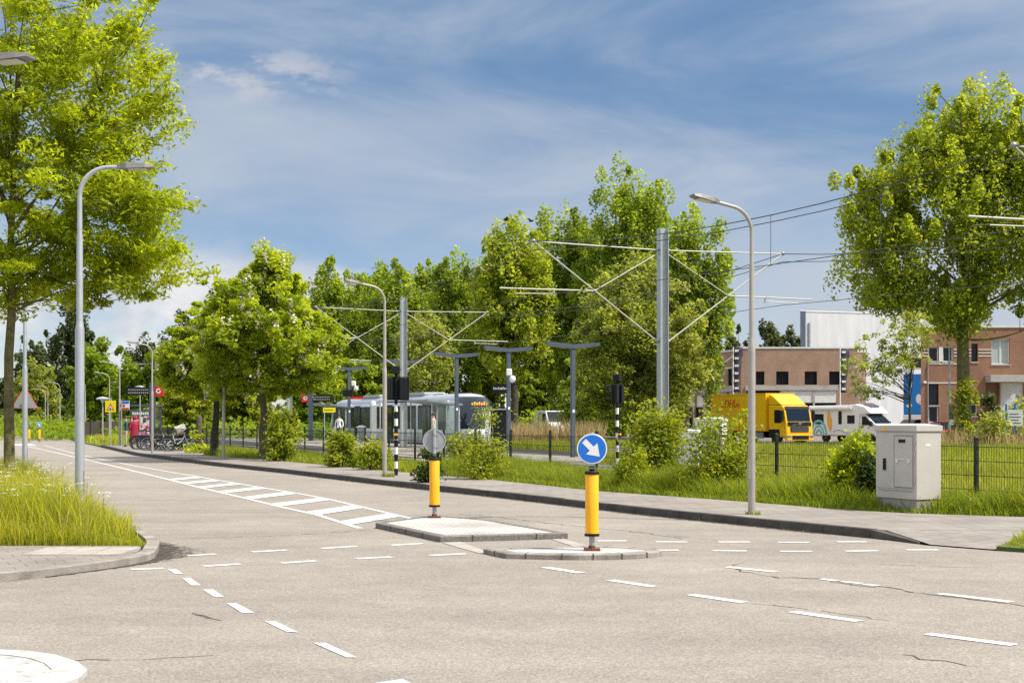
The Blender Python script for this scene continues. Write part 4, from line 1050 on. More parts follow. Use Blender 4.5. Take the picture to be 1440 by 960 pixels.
# =================================================================== TRAM
M['tramroof'] = mat('tram_roof_silver', (.42, .44, .48), .4, .2, var=.08)
M['tramglass'] = mat('tram_glass', (.010, .014, .014), .12, 0, var=.1, spec=.2)
def make_tram():
    r = thing('tram', 'silver white tram with a dark curved front standing at the stop', 'tram', (-1.5, 78, .12), ang(-T))
    L = 30.0; hw0 = 1.2
    zs = [.18, .45, .9, 1.05, 1.5, 2.0, 2.35, 2.62, 2.85, 2.98, 3.05]
    hw = [1.08, 1.17, 1.2, 1.2, 1.2, 1.18, 1.15, 1.08, .93, .7, .35]
    nose = [-.12, 0, -.04, -.07, -.25, -.52, -.78, -1.0, -1.35, -1.75, -2.3]
    def outline(z, i, grow=0.0):
        h = hw[i]+grow; pts = []
        for k in range(13):
            t = -1+2*k/12; y = h*math.sin(t*math.pi/2); 
            x = nose[i]+grow-1.15*(1-math.cos(t*math.pi/2))**1.0
            pts.append((x, y, z))
        back = [(-L-p[0], p[1], z) for p in pts[::-1]]
        return pts+back
    b = MB(); vs = []; n = 26
    for i, z in enumerate(zs): vs += outline(z, i)
    fs = []; ms = []
    for i in range(len(zs)-1):
        for k in range(n): fs.append((i*n+k, i*n+(k+1) % n, (i+1)*n+(k+1) % n, (i+1)*n+k)); ms.append(1 if i >= 7 else 0)
    fs.append(tuple(range((len(zs)-1)*n, len(zs)*n))); ms.append(1)
    fs.append(tuple(range(n-1, -1, -1))); ms.append(0)
    b.v = vs; b.f = [list(f) for f in fs]; b.m = ms
    b.build('body', [M['tramwhite'], M['tramroof']], r, smooth=True)
    def patch(i0, i1, k0, k1, grow, name, m, par=r):
        q = MB(); rows = []
        for i in range(i0, i1+1): rows.append(outline(zs[i], i, grow)[k0:k1+1])
        w = k1-k0+1; vs = [p for rw in rows for p in rw]; fs = []
        for i in range(len(rows)-1):
            for k in range(w-1): fs.append((i*w+k, i*w+k+1, (i+1)*w+k+1, (i+1)*w+k))
        q.add(vs, fs); return q.build(name, m, par, smooth=True)
    ws = patch(3, 8, 1, 11, .012, 'windscreen', M['dglass_blue'])
    patch(1, 3, 2, 10, .012, 'front_apron', M['tramwhite'])
    # display behind the windscreen top
    q = MB()
    for i in range(7): q.bb(nose[6]+.02, nose[6]+.03, -.48+i*.14, -.40+i*.14, 2.38, 2.50+(.05 if i % 2 else 0))
    q.build('display', M['led'], ws)
    for sy in (-1, 1):
        q = MB(); q.ell((-.32, sy*.78, .78), (.1, .17, .1), 12, 6); q.build('headlight', M['chrome'], r, smooth=True)
        x = -2.3
        # cars: window runs, doors, joints
        q = MB(); q.bb(-L+2.6, -2.6, sy*1.175, sy*1.225, 1.0, 2.42); q.build('window_band', M['tramdark'], r)
        for i in range(10):
            x0 = -3.2-i*2.5
            if i % 3 == 1:
                q = MB(); q.bb(x0-1.45, x0, sy*1.226, sy*1.245, .36, 2.5); dr = q.build('door', M['tramdark'], r, bevel=.02)
                for k in (0, 1):
                    q = MB(); q.bb(x0-.68-k*.72, x0-.07-k*.68, sy*1.246, sy*1.256, .6, 2.35); q.build('pane', M['tramglass'], dr)
            else:
                q = MB(); q.bb(x0-2.2, x0-.12, sy*1.226, sy*1.236, 1.1, 2.34); q.build('window', M['tramglass'], r)
        for xx in (-2.75, -8.2, -15.9, -23.4): 
            q = MB(); q.bb(xx-.13, xx+.13, sy*1.15, sy*1.24, .5, 2.66); q.build('pillar', M['tramwhite'], r)
        q = MB(); q.bb(-.75, -.55, sy*1.2, sy*1.42, 1.9, 2.35); q.build('mirror', M['tramdark'], r, bevel=.02)
    for xx in (-7.0, -13, -17, -24):
        q = MB(); pts = []
        for k in range(9):
            t = -1+2*k/8; pts.append((xx, 1.02*t, 2.72+.36*(1-abs(t)**2.2)))
        q.tube(pts, .05, 6); q.build('roof_seam', M['tramdark'], r, smooth=True)
    for x0, x1 in ((-12, -8.5), (-22, -18)):
        q = MB(); q.bb(x1, x0, -.7, .7, 3.0, 3.22); q.build('roof_box', M['tramgrey'], r, bevel=.06)
    q = MB(); q.tube([(-9.5, -.5, 3.25), (-10.8, -.5, 3.55), (-9.6, -.5, 3.85)], .03, 6); q.tube([(-9.5, .5, 3.25), (-10.8, .5, 3.55), (-9.6, .5, 3.85)], .03, 6); q.tube([(-9.6, -.7, 3.85), (-9.6, .7, 3.85)], .035, 6)
    q.build('pantograph', M['blackmet'], r)
    q = MB(); q.bb(-L+1, -1.2, -1.05, 1.05, .06, .2); q.build('bogie_skirt', M['panelblack'], r)
    return r
make_tram()

# =================================================================== FENCE
fr = thing('mesh_fence', 'dark green wire mesh fence with square posts between pavement and tram line', 'fence', (0, 0, 0))
fD = [13.6, 16.4, 19.2, 22.0, 24.8, 27.45, 30.1, 32.5, 34.9, 37.3]+[39.75+2.35*i for i in range(24)]
FP = [Vector((fence_x(D), D, .06)) for D in fD]
FH = 1.2
for p in FP:
    b = MB(); b.box((p.x, p.y, .06+FH/2+.02), (.06, .06, FH+.14), rz=ang(T)); b.lathe([(.045, FH+.15), (.045, FH+.17), (.015, FH+.2)], c=(p.x, p.y, 0), n=6); b.build('post', M['fence'], fr)
for i, (a, c) in enumerate(zip(FP, FP[1:])):
    b = MB(); d = (c-a).normalized(); L = (c-a).length; a2 = a+d*.035; c2 = c-d*.035
    far = a.y > 48
    for z in (.15, .40, .65, .9, 1.15):
        for s in (-.006, .006):
            q = Vector((d.y, -d.x, 0))*s
            b.tube([a2+q+Vector((0, 0, z)), c2+q+Vector((0, 0, z))], (.006 if not far else .010), 4, caps=False)
    st = .06 if a.y < 42 else .10
    n = int(L/st)
    for k in range(1, n):
        q = a.lerp(c, k/n); b.tube([q+Vector((0, 0, .1)), q+Vector((0, 0, 1.2))], .0042 if a.y < 42 else .006, 3, caps=False)
    b.build('mesh_panel', M['fence'], fr, recalc=False)
# low guard rail on the crossing
gr = thing('guard_rail', 'pale tubular guard rail beside the traffic light right of the arrow sign', 'guard rail', (0, 0, 0))
b = MB(); p0 = Vector((gx(850, 52), 52, .1)); p1 = Vector((gx(925, 49.5), 49.5, .1))
for t in (0, .33, .66, 1):
    q = p0.lerp(p1, t); b2 = MB(); b2.tube([q, q+Vector((0, 0, .95))], .022, 8); b2.build('post', M['galv'], gr)
for z in (.5, .95): b.tube([p0+Vector((0, 0, z)), p1+Vector((0, 0, z))], .022, 8)
b.build('rail', M['galv'], gr)

# =================================================================== BUS STOP
bx = thing('bus_shelter', 'dark roofed bus shelter behind the two pedestrians', 'bus shelter', (gx(199, 87), 87, .118), R(-8))
b = MB(); b.bb(-1.0, 1.0, -.9, .9, 2.38, 2.5); b.build('roof', M['slate'], bx)
for x in (-.9, .9):
    b = MB(); b.bb(x-.04, x+.04, .74, .82, 0, 2.37); b.build('post', M['slate'], bx)
b = MB(); b.bb(-.85, .85, .77, .785, .2, 2.3); b.build('back_glass', M['glass'], bx)
ad = MB(); ad.bb(-.68, .68, -.10, .10, .12, 2.15); ap = thing('poster_case', 'colourful poster case behind the red coated pedestrian', 'poster case', (gx(199, 84), 84, .118), R(-8))
ad.build('case', M['slate'], ap, bevel=.01)
def poster_mat():
    m, nt, out = new_mat('poster_print'); tc = nt.nodes.new('ShaderNodeTexCoord')
    vo = nt.nodes.new('ShaderNodeTexVoronoi'); vo.inputs['Scale'].default_value = 6.5; nt.links.new(tc.outputs['Object'], vo.inputs['Vector'])
    sp = nt.nodes.new('ShaderNodeSeparateColor'); nt.links.new(vo.outputs['Color'], sp.inputs[0])
    cr = nt.nodes.new('ShaderNodeValToRGB'); cr.color_ramp.interpolation = 'CONSTANT'
    cols = [(.55, .05, .06), (.75, .7, .66), (.05, .05, .2), (.6, .12, .2), (.8, .45, .3), (.08, .09, .1), (.75, .72, .7)]
    while len(cr.color_ramp.elements) < len(cols): cr.color_ramp.elements.new(.5)
    for i, c in enumerate(cols): cr.color_ramp.elements[i].position = i/len(cols); cr.color_ramp.elements[i].color = rgb(c)
    nt.links.new(sp.outputs[0], cr.inputs['Fac'])
    p = nt.nodes.new('ShaderNodeBsdfPrincipled'); p.inputs['Roughness'].default_value = .4; nt.links.new(cr.outputs['Color'], p.inputs['Base Color']); nt.links.new(p.outputs[0], out.inputs['Surface']); return m
b = MB(); b.bb(-.6, .6, -.112, -.102, .3, 1.78); b.build('poster', poster_mat(), ap)
b = MB(); b.bb(-.6, .6, -.112, -.102, 1.785, 2.08); hd_ = b.build('header', mat('poster_green', (.05, .12, .05)), ap)
b = MB()
for i, h in enumerate((.16, .14, .16, .12, .16, .14, .16, .16)): b.bb(-.52+i*.13, -.43+i*.13, -.115, -.1125, 1.86, 1.86+h)
b.build('lettering', M['white'], hd_)
stt = stop_totem('tall dark bus stop column with a red logo, behind the parked bicycles', 214.5, 77, .118, 3.12, True, -1)
dd = thing('departure_board', 'grey departures board on a thin pole left of the bus stop column', 'display board', (gx(197, 80), 80, .118), R(-8))
b = MB(); b.lathe([(.035, 0), (.035, 3.3)], n=10); b.build('pole', M['galv'], dd)
b = MB(); b.lathe([(.03, 3.3), (.34, 3.32), (.3, 3.42), (.05, 3.48)], n=16); b.build('cap', M['galv'], dd, smooth=True)

# =================================================================== BICYCLES
def make_bike(label, loc, rz, frame, step=True, basket=None, crate=False):
    r = thing('bicycle', label, 'bicycle', loc, rz, 'bicycles parked by the bus stop')
    Rw = .335; xs = (-.54, .54)
    for x in xs:
        t = MB(); n = 28; ring = []
        pts = [(x+Rw*math.cos(2*math.pi*k/n), 0, Rw+Rw*math.sin(2*math.pi*k/n)) for k in range(n+1)]
        t.tube(pts, .024, 6, caps=False); w = t.build('wheel', M['rubber'], r, smooth=True)
        q = MB(); pts = [(x+(Rw-.035)*math.cos(2*math.pi*k/n), 0, Rw+(Rw-.035)*math.sin(2*math.pi*k/n)) for k in range(n+1)]; q.tube(pts, .012, 5, caps=False); q.build('rim', M['chrome'], w)
        q = MB()
        for k in range(14):
            a = 2*math.pi*k/14; q.tube([(x, .015*(-1)**k, Rw), (x+(Rw-.035)*math.cos(a), 0, Rw+(Rw-.035)*math.sin(a))], .0022, 3, caps=False)
        q.tube([(x, -.04, Rw), (x, .04, Rw)], .028, 8); q.build('spoke_set', M['chrome'], w)
        q = MB(); a0, a1 = (R(20), R(170)) if x < 0 else (R(60), R(200))
        q.tube([(x+(Rw+.045)*math.cos(a0+(a1-a0)*k/10), 0, Rw+(Rw+.045)*math.sin(a0+(a1-a0)*k/10)) for k in range(11)], .02, 5); q.build('mudguard', M['blackmet'], r)
    bb_ = (-.10, 0, .30); hd = (.36, 0, .86); st = (-.24, 0, .80)
    f = MB(); th = .026 if step else .018
    f.tube([bb_, (.20, 0, .50), (.33, 0, .76)], [.03, .034, .03], 8); f.tube([bb_, st], .02, 8); f.tube([bb_, (-.54, .05, Rw)], .012, 6); f.tube([bb_, (-.54, -.05, Rw)], .012, 6); f.tube([(-.22, 0, .7), (-.54, 0, Rw)], .011, 6)
    if not step: f.tube([(-.235, 0, .77), (.34, 0, .80)], .016, 8)
    else: f.tube([(-.18, 0, .56), (.26, 0, .64), (.34, 0, .8)], .018, 8)
    f.tube([(.33, 0, .74), (.355, 0, .95)], .022, 8); f.tube([(.345, .05, .74), (.46, .05, .5), (.54, .05, Rw)], .012, 6); f.tube([(.345, -.05, .74), (.46, -.05, .5), (.54, -.05, Rw)], .012, 6)
    f.build('frame', frame, r, smooth=True)
    q = MB(); q.tube([st, (-.27, 0, .95)], .013, 6); q.build('seat_post', M['chrome'], r)
    q = MB(); q.ell((-.29, 0, .975), (.14, .085, .035), 10, 6); q.build('saddle', M['blackmet'], r, smooth=True)
    q = MB(); q.tube([(.355, 0, .93), (.37, 0, 1.07)], .013, 6); q.tube([(.20, -.28, 1.08), (.32, -.2, 1.10), (.38, 0, 1.08), (.32, .2, 1.10), (.20, .28, 1.08)], .012, 6); q.build('handlebar', M['blackmet'], r)
    q = MB(); q.tube([(-.72, 0, .74), (-.24, 0, .74)], .012, 5); q.tube([(-.7, .07, .735), (-.3, .07, .735)], .009, 5); q.tube([(-.7, -.07, .735), (-.3, -.07, .735)], .009, 5); q.tube([(-.6, .06, .73), (-.54, .06, Rw)], .007, 4); q.tube([(-.6, -.06, .73), (-.54, -.06, Rw)], .007, 4); q.build('luggage_carrier', M['blackmet'], r)
    q = MB(); q.lathe([(.09, -.05), (.09, -.044)], c=(-.10, 0, .30), n=16, axis='y'); q.tube([(-.10, .06, .30), (.0, .06, .17)], .01, 5); q.tube([(-.10, -.06, .30), (-.2, -.06, .43)], .01, 5); q.bb(-.04, .05, .06, .14, .15, .18); q.build('crank', M['blackmet'], r)
    q = MB(); q.tube([(-.3, -.06, .3), (-.36, -.16, .01)], .01, 5); q.build('kickstand', M['blackmet'], r)
    if basket:
        q = MB(); x0, x1 = .42, .76
        q.bb(x0, x1, -.2, .2, .84, .86)
        for k in range(5):
            z = .88+.05*k
            q.bb(x0, x1, -.205, -.19, z, z+.03); q.bb(x0, x1, .19, .205, z, z+.03); q.bb(x0-.005, x0+.01, -.2, .2, z, z+.03); q.bb(x1-.01, x1+.005, -.2, .2, z, z+.03)
        q.build('basket', basket, r)
    if crate:
        q = MB(); q.bb(-.68, -.26, -.13, -.10, .5, .76); q.bb(-.68, -.26, .10, .13, .5, .76); q.build('pannier', M['blackmet'], r, bevel=.02)
    return r
cream = mat('bike_cream', (.55, .52, .46), .4, .1); silver = mat('bike_silver', (.62, .63, .66), .3, .3); bkb = mat('bike_black', (.02, .02, .022), .35, .1); bkblue = mat('bike_blue', (.04, .1, .22), .35, .1)
make_bike('silver white step through bicycle, nearest of the row, seen fully from the side', (gx(250, 70.5), 70.5, .118), R(6), silver, True, M['blackmet'])
dk = make_bike('black bicycle just behind the silver white one', (gx(254, 71.6), 71.6, .118), R(16), bkb, False, None, True)
make_bike('cream bicycle with pale rims leaning left of the silver white one', (gx(236, 72.2), 72.2, .118), R(25), cream, True, mat('wicker', (.25, .16, .08), .8, var=.3))
copied(dk, 'black bicycle with its front in the middle of the parked row', (gx(228, 73.4), 73.4, .118), R(33)); copied(dk, 'black bicycle partly behind the lamp post at the parked row', (gx(217, 74.6), 74.6, .118), R(28))
make_bike('dark blue bicycle at the left end of the parked row', (gx(207, 75.6), 75.6, .118), R(35), bkblue, False, None)
copied(dk, 'black bicycle second from the left end of the parked row', (gx(213, 76.4), 76.4, .118), R(40)); copied(dk, 'black bicycle with pannier at the back of the row, below the white crate', (gx(262, 73.5), 73.5, .118), R(-12))
gr_b = mat('bike_grey', (.30, .31, .33), .4, .3); gb = make_bike('grey bicycle with a black front basket in the middle of the parked row', (gx(241, 73.2), 73.2, .118), R(20), gr_b, True, M['blackmet'])
copied(gb, 'grey basket bicycle left of the lamp post at the parked row', (gx(204, 76.8), 76.8, .118), R(38)); copied(gb, 'grey basket bicycle just right of the lamp post at the parked row', (gx(222, 72.6), 72.6, .118), R(18))
cr_ = thing('crate', 'white plastic crate tilted on top of the parked bicycles', 'crate', (gx(255, 73), 73, 1.12), R(20)); cr_.rotation_euler = (R(8), R(-24), R(20))
b = MB(); b.bb(-.25, .25, -.17, .17, 0, .02)
for a in ((-.25, .25, -.17, -.155), (-.25, .25, .155, .17), (-.25, -.235, -.155, .155), (.235, .25, -.155, .155)): b.bb(*a, .02, .28)
b.build('box', M['offwhite'], cr_)

# =================================================================== PEOPLE
def make_person(label, loc, rz, joints, mats_by_z, hairm, extra=None):
    """joints: dict of chains; local +X is forward; grown with a skin modifier into ONE mesh"""
    r = thing('person', label, 'person', loc, rz)
    vs = []; es = []; rad = []
    def chain(pts, start=None):
        prev = start; 
        for p, q in pts:
            vs.append(p); rad.append(q); i = len(vs)-1
            if prev is not None: es.append((prev, i))
            prev = i
        return prev
    pel = chain([((0, 0, .95), .135)]); chest = chain([((0, 0, 1.12), .125), ((.0, 0, 1.32), .15), ((0, 0, 1.44), .09)], pel)
    neck = chain([((.01, 0, 1.52), .052), ((.025, 0, 1.60), .085), ((.03, 0, 1.70), .085)], chest)
    for s, k in ((1, 'l'), (-1, 'r')):
        a = joints[k+'arm']; e = chain([(a[0], .062), (a[1], .048), (a[2], .034)], chest)
        w = Vector(a[2]); d = (Vector(a[2])-Vector(a[1])).normalized(); side = Vector((0, 1, 0)) if abs(d.y) < .8 else Vector((1, 0, 0)); fw = d.cross(side).normalized()
        pm = chain([(tuple(w+d*.06), .034)], e)
        for q, L in ((-.03, .07), (-.01, .085), (.01, .08), (.03, .065)):
            chain([(tuple(w+d*.10+fw*q), .010), (tuple(w+d*(.10+L*.6)+fw*q+side*.01*-s), .009), (tuple(w+d*(.10+L)+fw*q-side*.025*s), .008)], pm)
        chain([(tuple(w+d*.05+fw*.05), .011), (tuple(w+d*.09+fw*.065), .009)], pm)
        l = joints[k+'leg']; chain([(l[0], .095), (l[1], .062), (l[2], .04), (tuple(Vector(l[2])+Vector((.16, 0, -.035))), .036)], pel)
    me = bpy.data.meshes.new('body'); me.from_pydata(vs, es, []); o = bpy.data.objects.new('body', me); COL.objects.link(o)
    sk = o.modifiers.new('skin', 'SKIN'); o.modifiers.new('sub', 'SUBSURF').levels = 1
    for i, q in enumerate(rad): me.skin_vertices[0].data[i].radius = (q, q)
    me.skin_vertices[0].data[0].use_root = True
    dg = bpy.context.evaluated_depsgraph_get(); ev = bpy.data.meshes.new_from_object(o.evaluated_get(dg)); bpy.data.objects.remove(o); bpy.data.meshes.remove(me)
    ev.name = 'body'; o = bpy.data.objects.new('body', ev); COL.objects.link(o); o.parent = r
    names = [m for _, m in mats_by_z]
    ev.materials.clear()
    for m in names: ev.materials.append(m)
    ev.materials.append(M['skin']); sk_i = len(names)
    for f in ev.polygons:
        f.use_smooth = True; z = f.center.z; c = f.center
        hand = min((Vector(c)-Vector(joints[k][2])-((Vector(joints[k][2])-Vector(joints[k][1])).normalized()*.09)).length for k in ('larm', 'rarm')) < .12
        if hand or z > 1.49: f.material_index = sk_i; continue
        for i, (zz, m) in enumerate(mats_by_z):
            if z < zz: f.material_index = i; break
    h = MB(); h.ell((.018, 0, 1.70), (.105, .092, .115), 14, 8); 
    hh = h.build('hair', hairm, r, smooth=True)
    n_ = MB(); n_.ell((.125, 0, 1.635), (.02, .014, .022), 8, 5)
    for y in (-.09, .09): n_.ell((.02, y, 1.64), (.02, .012, .03), 8, 5)
    n_.build('face_features', M['skin'], r, smooth=True)
    e_ = MB()
    for y in (-.033, .033): e_.ell((.108, y, 1.66), (.008, .012, .008), 6, 4)
    e_.build('eyes', M['hair'], r)
    if extra: extra(r)
    return r
trs = mat('beige_trousers', (.42, .38, .29), .85); jk = mat('teal_jacket', (.02, .09, .10), .8); shoe = mat('dark_shoe', (.03, .03, .03), .6); jeans = mat('blue_jeans', (.02, .05, .10), .85); coat = mat('red_coat', (.30, .012, .035), .75, var=.2); wshirt = mat('white_shirt', (.72, .72, .72), .8)
stand = dict(larm=[(0, .2, 1.38), (-.02, .26, 1.12), (.08, .24, .90)], rarm=[(0, -.2, 1.38), (-.02, -.26, 1.12), (.08, -.24, .90)], lleg=[(0, .1, .88), (.03, .11, .5), (-.02, .11, .07)], rleg=[(0, -.1, .88), (.03, -.11, .5), (-.02, -.11, .07)])
walk = dict(larm=[(0, .2, 1.38), (-.10, .25, 1.13), (-.04, .25, .92)], rarm=[(0, -.2, 1.38), (.06, -.26, 1.13), (.18, -.24, .95)], lleg=[(0, .1, .88), (.12, .1, .5), (.14, .1, .07)], rleg=[(0, -.1, .88), (-.04, -.1, .5), (-.22, -.1, .10)])
def backpack(r):
    b = MB(); b.ell((-.2, 0, 1.22), (.11, .15, .22), 12, 8); b.build('backpack', M['blackmet'], r, smooth=True)
def coat_part(r):
    b = MB(); b.lathe([(.26, .52), (.27, .58), (.255, .75), (.235, .95), (.225, 1.12), (.235, 1.28), (.2, 1.40), (.11, 1.47), (.085, 1.5)], n=18); b.v = [(x*.82, y, z) for x, y, z in b.v]; b.build('coat', coat, r, smooth=True)
    b = MB()
    for s in (1, -1): b.tube([(0, s*.2, 1.39), (-.02, s*.27, 1.12), (.06, s*.25, .95)], [.085, .07, .055], 8)
    b.build('sleeve', coat, r, smooth=True)
    b = MB(); b.ell((.0, 0, 1.68), (.12, .11, .14), 12, 8); b.build('hood', coat, r, smooth=True)
make_person('person in teal jacket and beige trousers with dark backpack at the bus stop', (gx(177.5, 82.5), 82.5, .118), R(200), stand, [(.1, shoe), (.93, trs), (1.5, jk)], M['hair'], backpack)
make_person('person in a long dark red coat and blue jeans at the bus stop', (gx(189, 80.5), 80.5, .118), R(115), walk, [(.1, shoe), (.93, jeans), (1.5, coat)], M['hair'], coat_part)
make_person('person in a white shirt standing at the farther tram shelter', (gx(477, 92), 92, .26), R(-100), stand, [(.1, shoe), (.93, jeans), (1.5, wshirt)], M['hair'])
make_person('person in a pale top waiting in the nearer glass shelter', (gx(610, 73.6), 73.6, .26), R(170), stand, [(.1, shoe), (.93, jeans), (1.5, mat('pale_top', (.5, .42, .36), .85))], M['hair'])
# two birds in the sky
for i, (x, y, D, a) in enumerate(((712, 309, 70, 20), (747, 311, 74, -35))):
    r = thing('bird', ('left' if i == 0 else 'right')+'hand one of two small dark birds over the poplars', 'bird', at(x, y, D), R(a))
    b = MB(); b.lathe([(.004, -.17), (.03, -.11), (.045, -.02), (.04, .06), (.028, .1), (.024, .13), (.004, .17)], n=10, axis='x')
    for s in (-1, 1): b.add([(.06, s*.03, .02), (-.07, s*.03, .02), (-.1, s*.22, .10), (-.16, s*.38, .06), (-.04, s*.24, .115), (.03, s*.2, .12)], [(0, 1, 2, 5), (5, 2, 3, 4)] if s > 0 else [(5, 2, 1, 0), (4, 3, 2, 5)])
    b.add([(-.15, -.015, 0), (-.15, .015, 0), (-.27, .05, 0), (-.27, -.05, 0)], [(0, 1, 2, 3)])
    b.build('body', M['blackmet'], r, recalc=False)
# =================================================================== BUILDINGS
def facade(name, label, p0, p1, zg, zt, depth, m, openings, coping=M['offwhite'], cat='building', skew=0.):
    """p0 -> p1 left to right as seen; wall with real openings. openings: (kind, x0, x1, z0, z1)"""
    p0 = Vector((*p0[:2], 0)); p1 = Vector((*p1[:2], 0)); d = p1-p0; L = d.length
    r = thing(name, label, cat, (p0.x, p0.y, zg), ang(d))
    H = zt-zg
    xs = sorted(set([0, L]+[v for o in openings for v in (o[1], o[2])])); zs = sorted(set([0, H]+[v for o in openings for v in (o[3], o[4])]))
    b = MB(); t = .3
    def hole(x, z): return any(o[1] < x < o[2] and o[3] < z < o[4] for o in openings)
    for i in range(len(xs)-1):
        k = 0
        while k < len(zs)-1:
            if hole((xs[i]+xs[i+1])/2, (zs[k]+zs[k+1])/2): k += 1; continue
            e = k
            while e+1 < len(zs)-1 and not hole((xs[i]+xs[i+1])/2, (zs[e+1]+zs[e+2])/2): e += 1
            x0, x1, z0, z1 = xs[i], xs[i+1], zs[k], zs[e+1]
            b.add([(x0, 0, z0), (x1, 0, z0), (x1, 0, z1), (x0, 0, z1)], [(0, 1, 2, 3)]); k = e+1
    for o in openings:                        # reveals
        _, x0, x1, z0, z1 = o[:5]
        b.add([(x0, 0, z0), (x1, 0, z0), (x1, 0, z1), (x0, 0, z1), (x0, t, z0), (x1, t, z0), (x1, t, z1), (x0, t, z1)], [(0, 4, 5, 1), (1, 5, 6, 2), (2, 6, 7, 3), (3, 7, 4, 0)])
    k = skew*depth; b.add([(0, 0, 0), (k, depth, 0), (k, depth, H), (0, 0, H), (L, 0, 0), (L+k, depth, 0), (L+k, depth, H), (L, 0, H)], [(0, 3, 2, 1), (4, 5, 6, 7), (1, 2, 6, 5)])
    b.build('wall', m, r, recalc=False)
    b = MB(); b.prism([(-.05, -.06), (L+.05, -.06), (L+.05+k, depth+.05), (-.05+k, depth+.05)], H+.002, H+.16); b.build('roof', coping, r)
    for o in openings:
        kind, x0, x1, z0, z1 = o[:5]
        if kind == 'win':
            fcol = o[5] if len(o) > 5 else M['panelblack']
            f = MB(); w = .07
            f.bb(x0, x1, t-.16, t-.1, z0, z0+w); f.bb(x0, x1, t-.16, t-.1, z1-w, z1); f.bb(x0, x0+w, t-.16, t-.1, z0+w, z1-w); f.bb(x1-w, x1, t-.16, t-.1, z0+w, z1-w)
            nm = o[6] if len(o) > 6 else 2
            for q in range(1, nm): xx = x0+(x1-x0)*q/nm; f.bb(xx-.03, xx+.03, t-.16, t-.1, z0+w, z1-w)
            wn = f.build('window', fcol, r)
            g_ = MB(); g_.bb(x0+w, x1-w, t-.12, t-.115, z0+w, z1-w); g_.build('pane', o[7] if len(o) > 7 else M['dglass'], wn)
            s = MB(); s.bb(x0-.06, x1+.06, -.05, .12, z0-.09, z0-.002); s.build('sill', M['concrete'], wn)
        else:
            f = MB(); f.bb(x0, x1, t-.1, t-.02, z0, z1); f.build('door' if kind == 'door' else 'panel', o[5], r)
    return r
def part(r, name, m, *boxes, **kw):
    b = MB()
    for q in boxes: b.bb(*q)
    return b.build(name, m, r, **kw)

# tan brick business unit (front and left wing)
D1 = 140; X1a, X1b = gx(1042, D1), gx(1206, D1); zf = lambda y, D=D1: EYE+(HOR-y)*D/FOC-.09
s_ = D1/FOC
def px1(x): return (x-1042)*s_
ops = [('win', px1(a), px1(b), zf(541), zf(522)) for a, b in ((1063, 1075), (1091.5, 1109), (1131.5, 1149), (1166, 1181))]
ops += [('garage', px1(1050), px1(1096), .02, zf(549), M['panelblack']), ('garage', px1(1100), px1(1143), .02, zf(549), M['panelblack']), ('garage', px1(1146), px1(1176), .02, zf(549), M['panelblack'])]
b1 = facade('brick_building', 'tan brick business unit with four small dark windows behind the yellow truck', (X1a, D1), (X1b, D1), .09, 8.68, 22, M['brick1'], ops)
part(b1, 'concrete_band', M['concrete'], (px1(1048), px1(1178), -.12, -.003, zf(548.5), zf(542.5)))
for a, b_ in ((1100, 1143), (1146, 1176)): part(b1, 'roller_door', M['offwhite'], (px1(a), px1(b_), .02, .1, zf(566), zf(549.2)))
part(b1, 'pier', M['concrete'], (px1(1143.2), px1(1145.8), -.06, -.003, .0, zf(549)), (px1(1097), px1(1099.5), -.06, -.003, .0, zf(549)))
p0 = (gx(948, 156), 156); p1 = (X1a-.02, D1+.3); Lw = (Vector(p1)-Vector(p0)).length
ops = []
for k in range(6):
    x0 = Lw*(.05+.155*k); ops.append(('win', x0, x0+Lw*.06, 5.0, 6.7, M['panelblack'], 1))
for k in range(6):
    x0 = Lw*(.02+.16*k); ops.append(('win', x0, x0+Lw*.12, .1, 2.9, M['panelblack'], 2)); ops.append(('panel', x0, x0+Lw*.12, 2.95, 4.3, M['white']))
b1b = facade('brick_building', 'darker brick wing running back from the tan unit, with white panels and grey piers', p0, p1, .09, 8.5, 14, M['brick1'], ops)
part(b1b, 'concrete_band', M['concrete'], (0, Lw-.3, -.1, -.003, 4.4, 4.95))
for k in range(7): part(b1b, 'pier', M['concrete'], (Lw*(.0+.16*k), Lw*(.0+.16*k)+.28, -.08, -.003, .0, 4.39))
ch = thing('canopy_frame', 'white steel canopy frame on the darker brick wing', 'canopy', (gx(1005, 143), 143, .09), R(-35))
b = MB(); b.tube([(0, 0, 0), (0, 0, 6.6)], .08, 8); b.build('post', M['white'], ch)
b = MB(); b.tube([(-5, 0, 6.4), (0, 0, 6.6), (2.6, 0, 8.3)], .07, 8); b.tube([(0, 0, 6.6), (3.2, 0, 6.9)], .06, 8); b.build('beam', M['white'], ch)

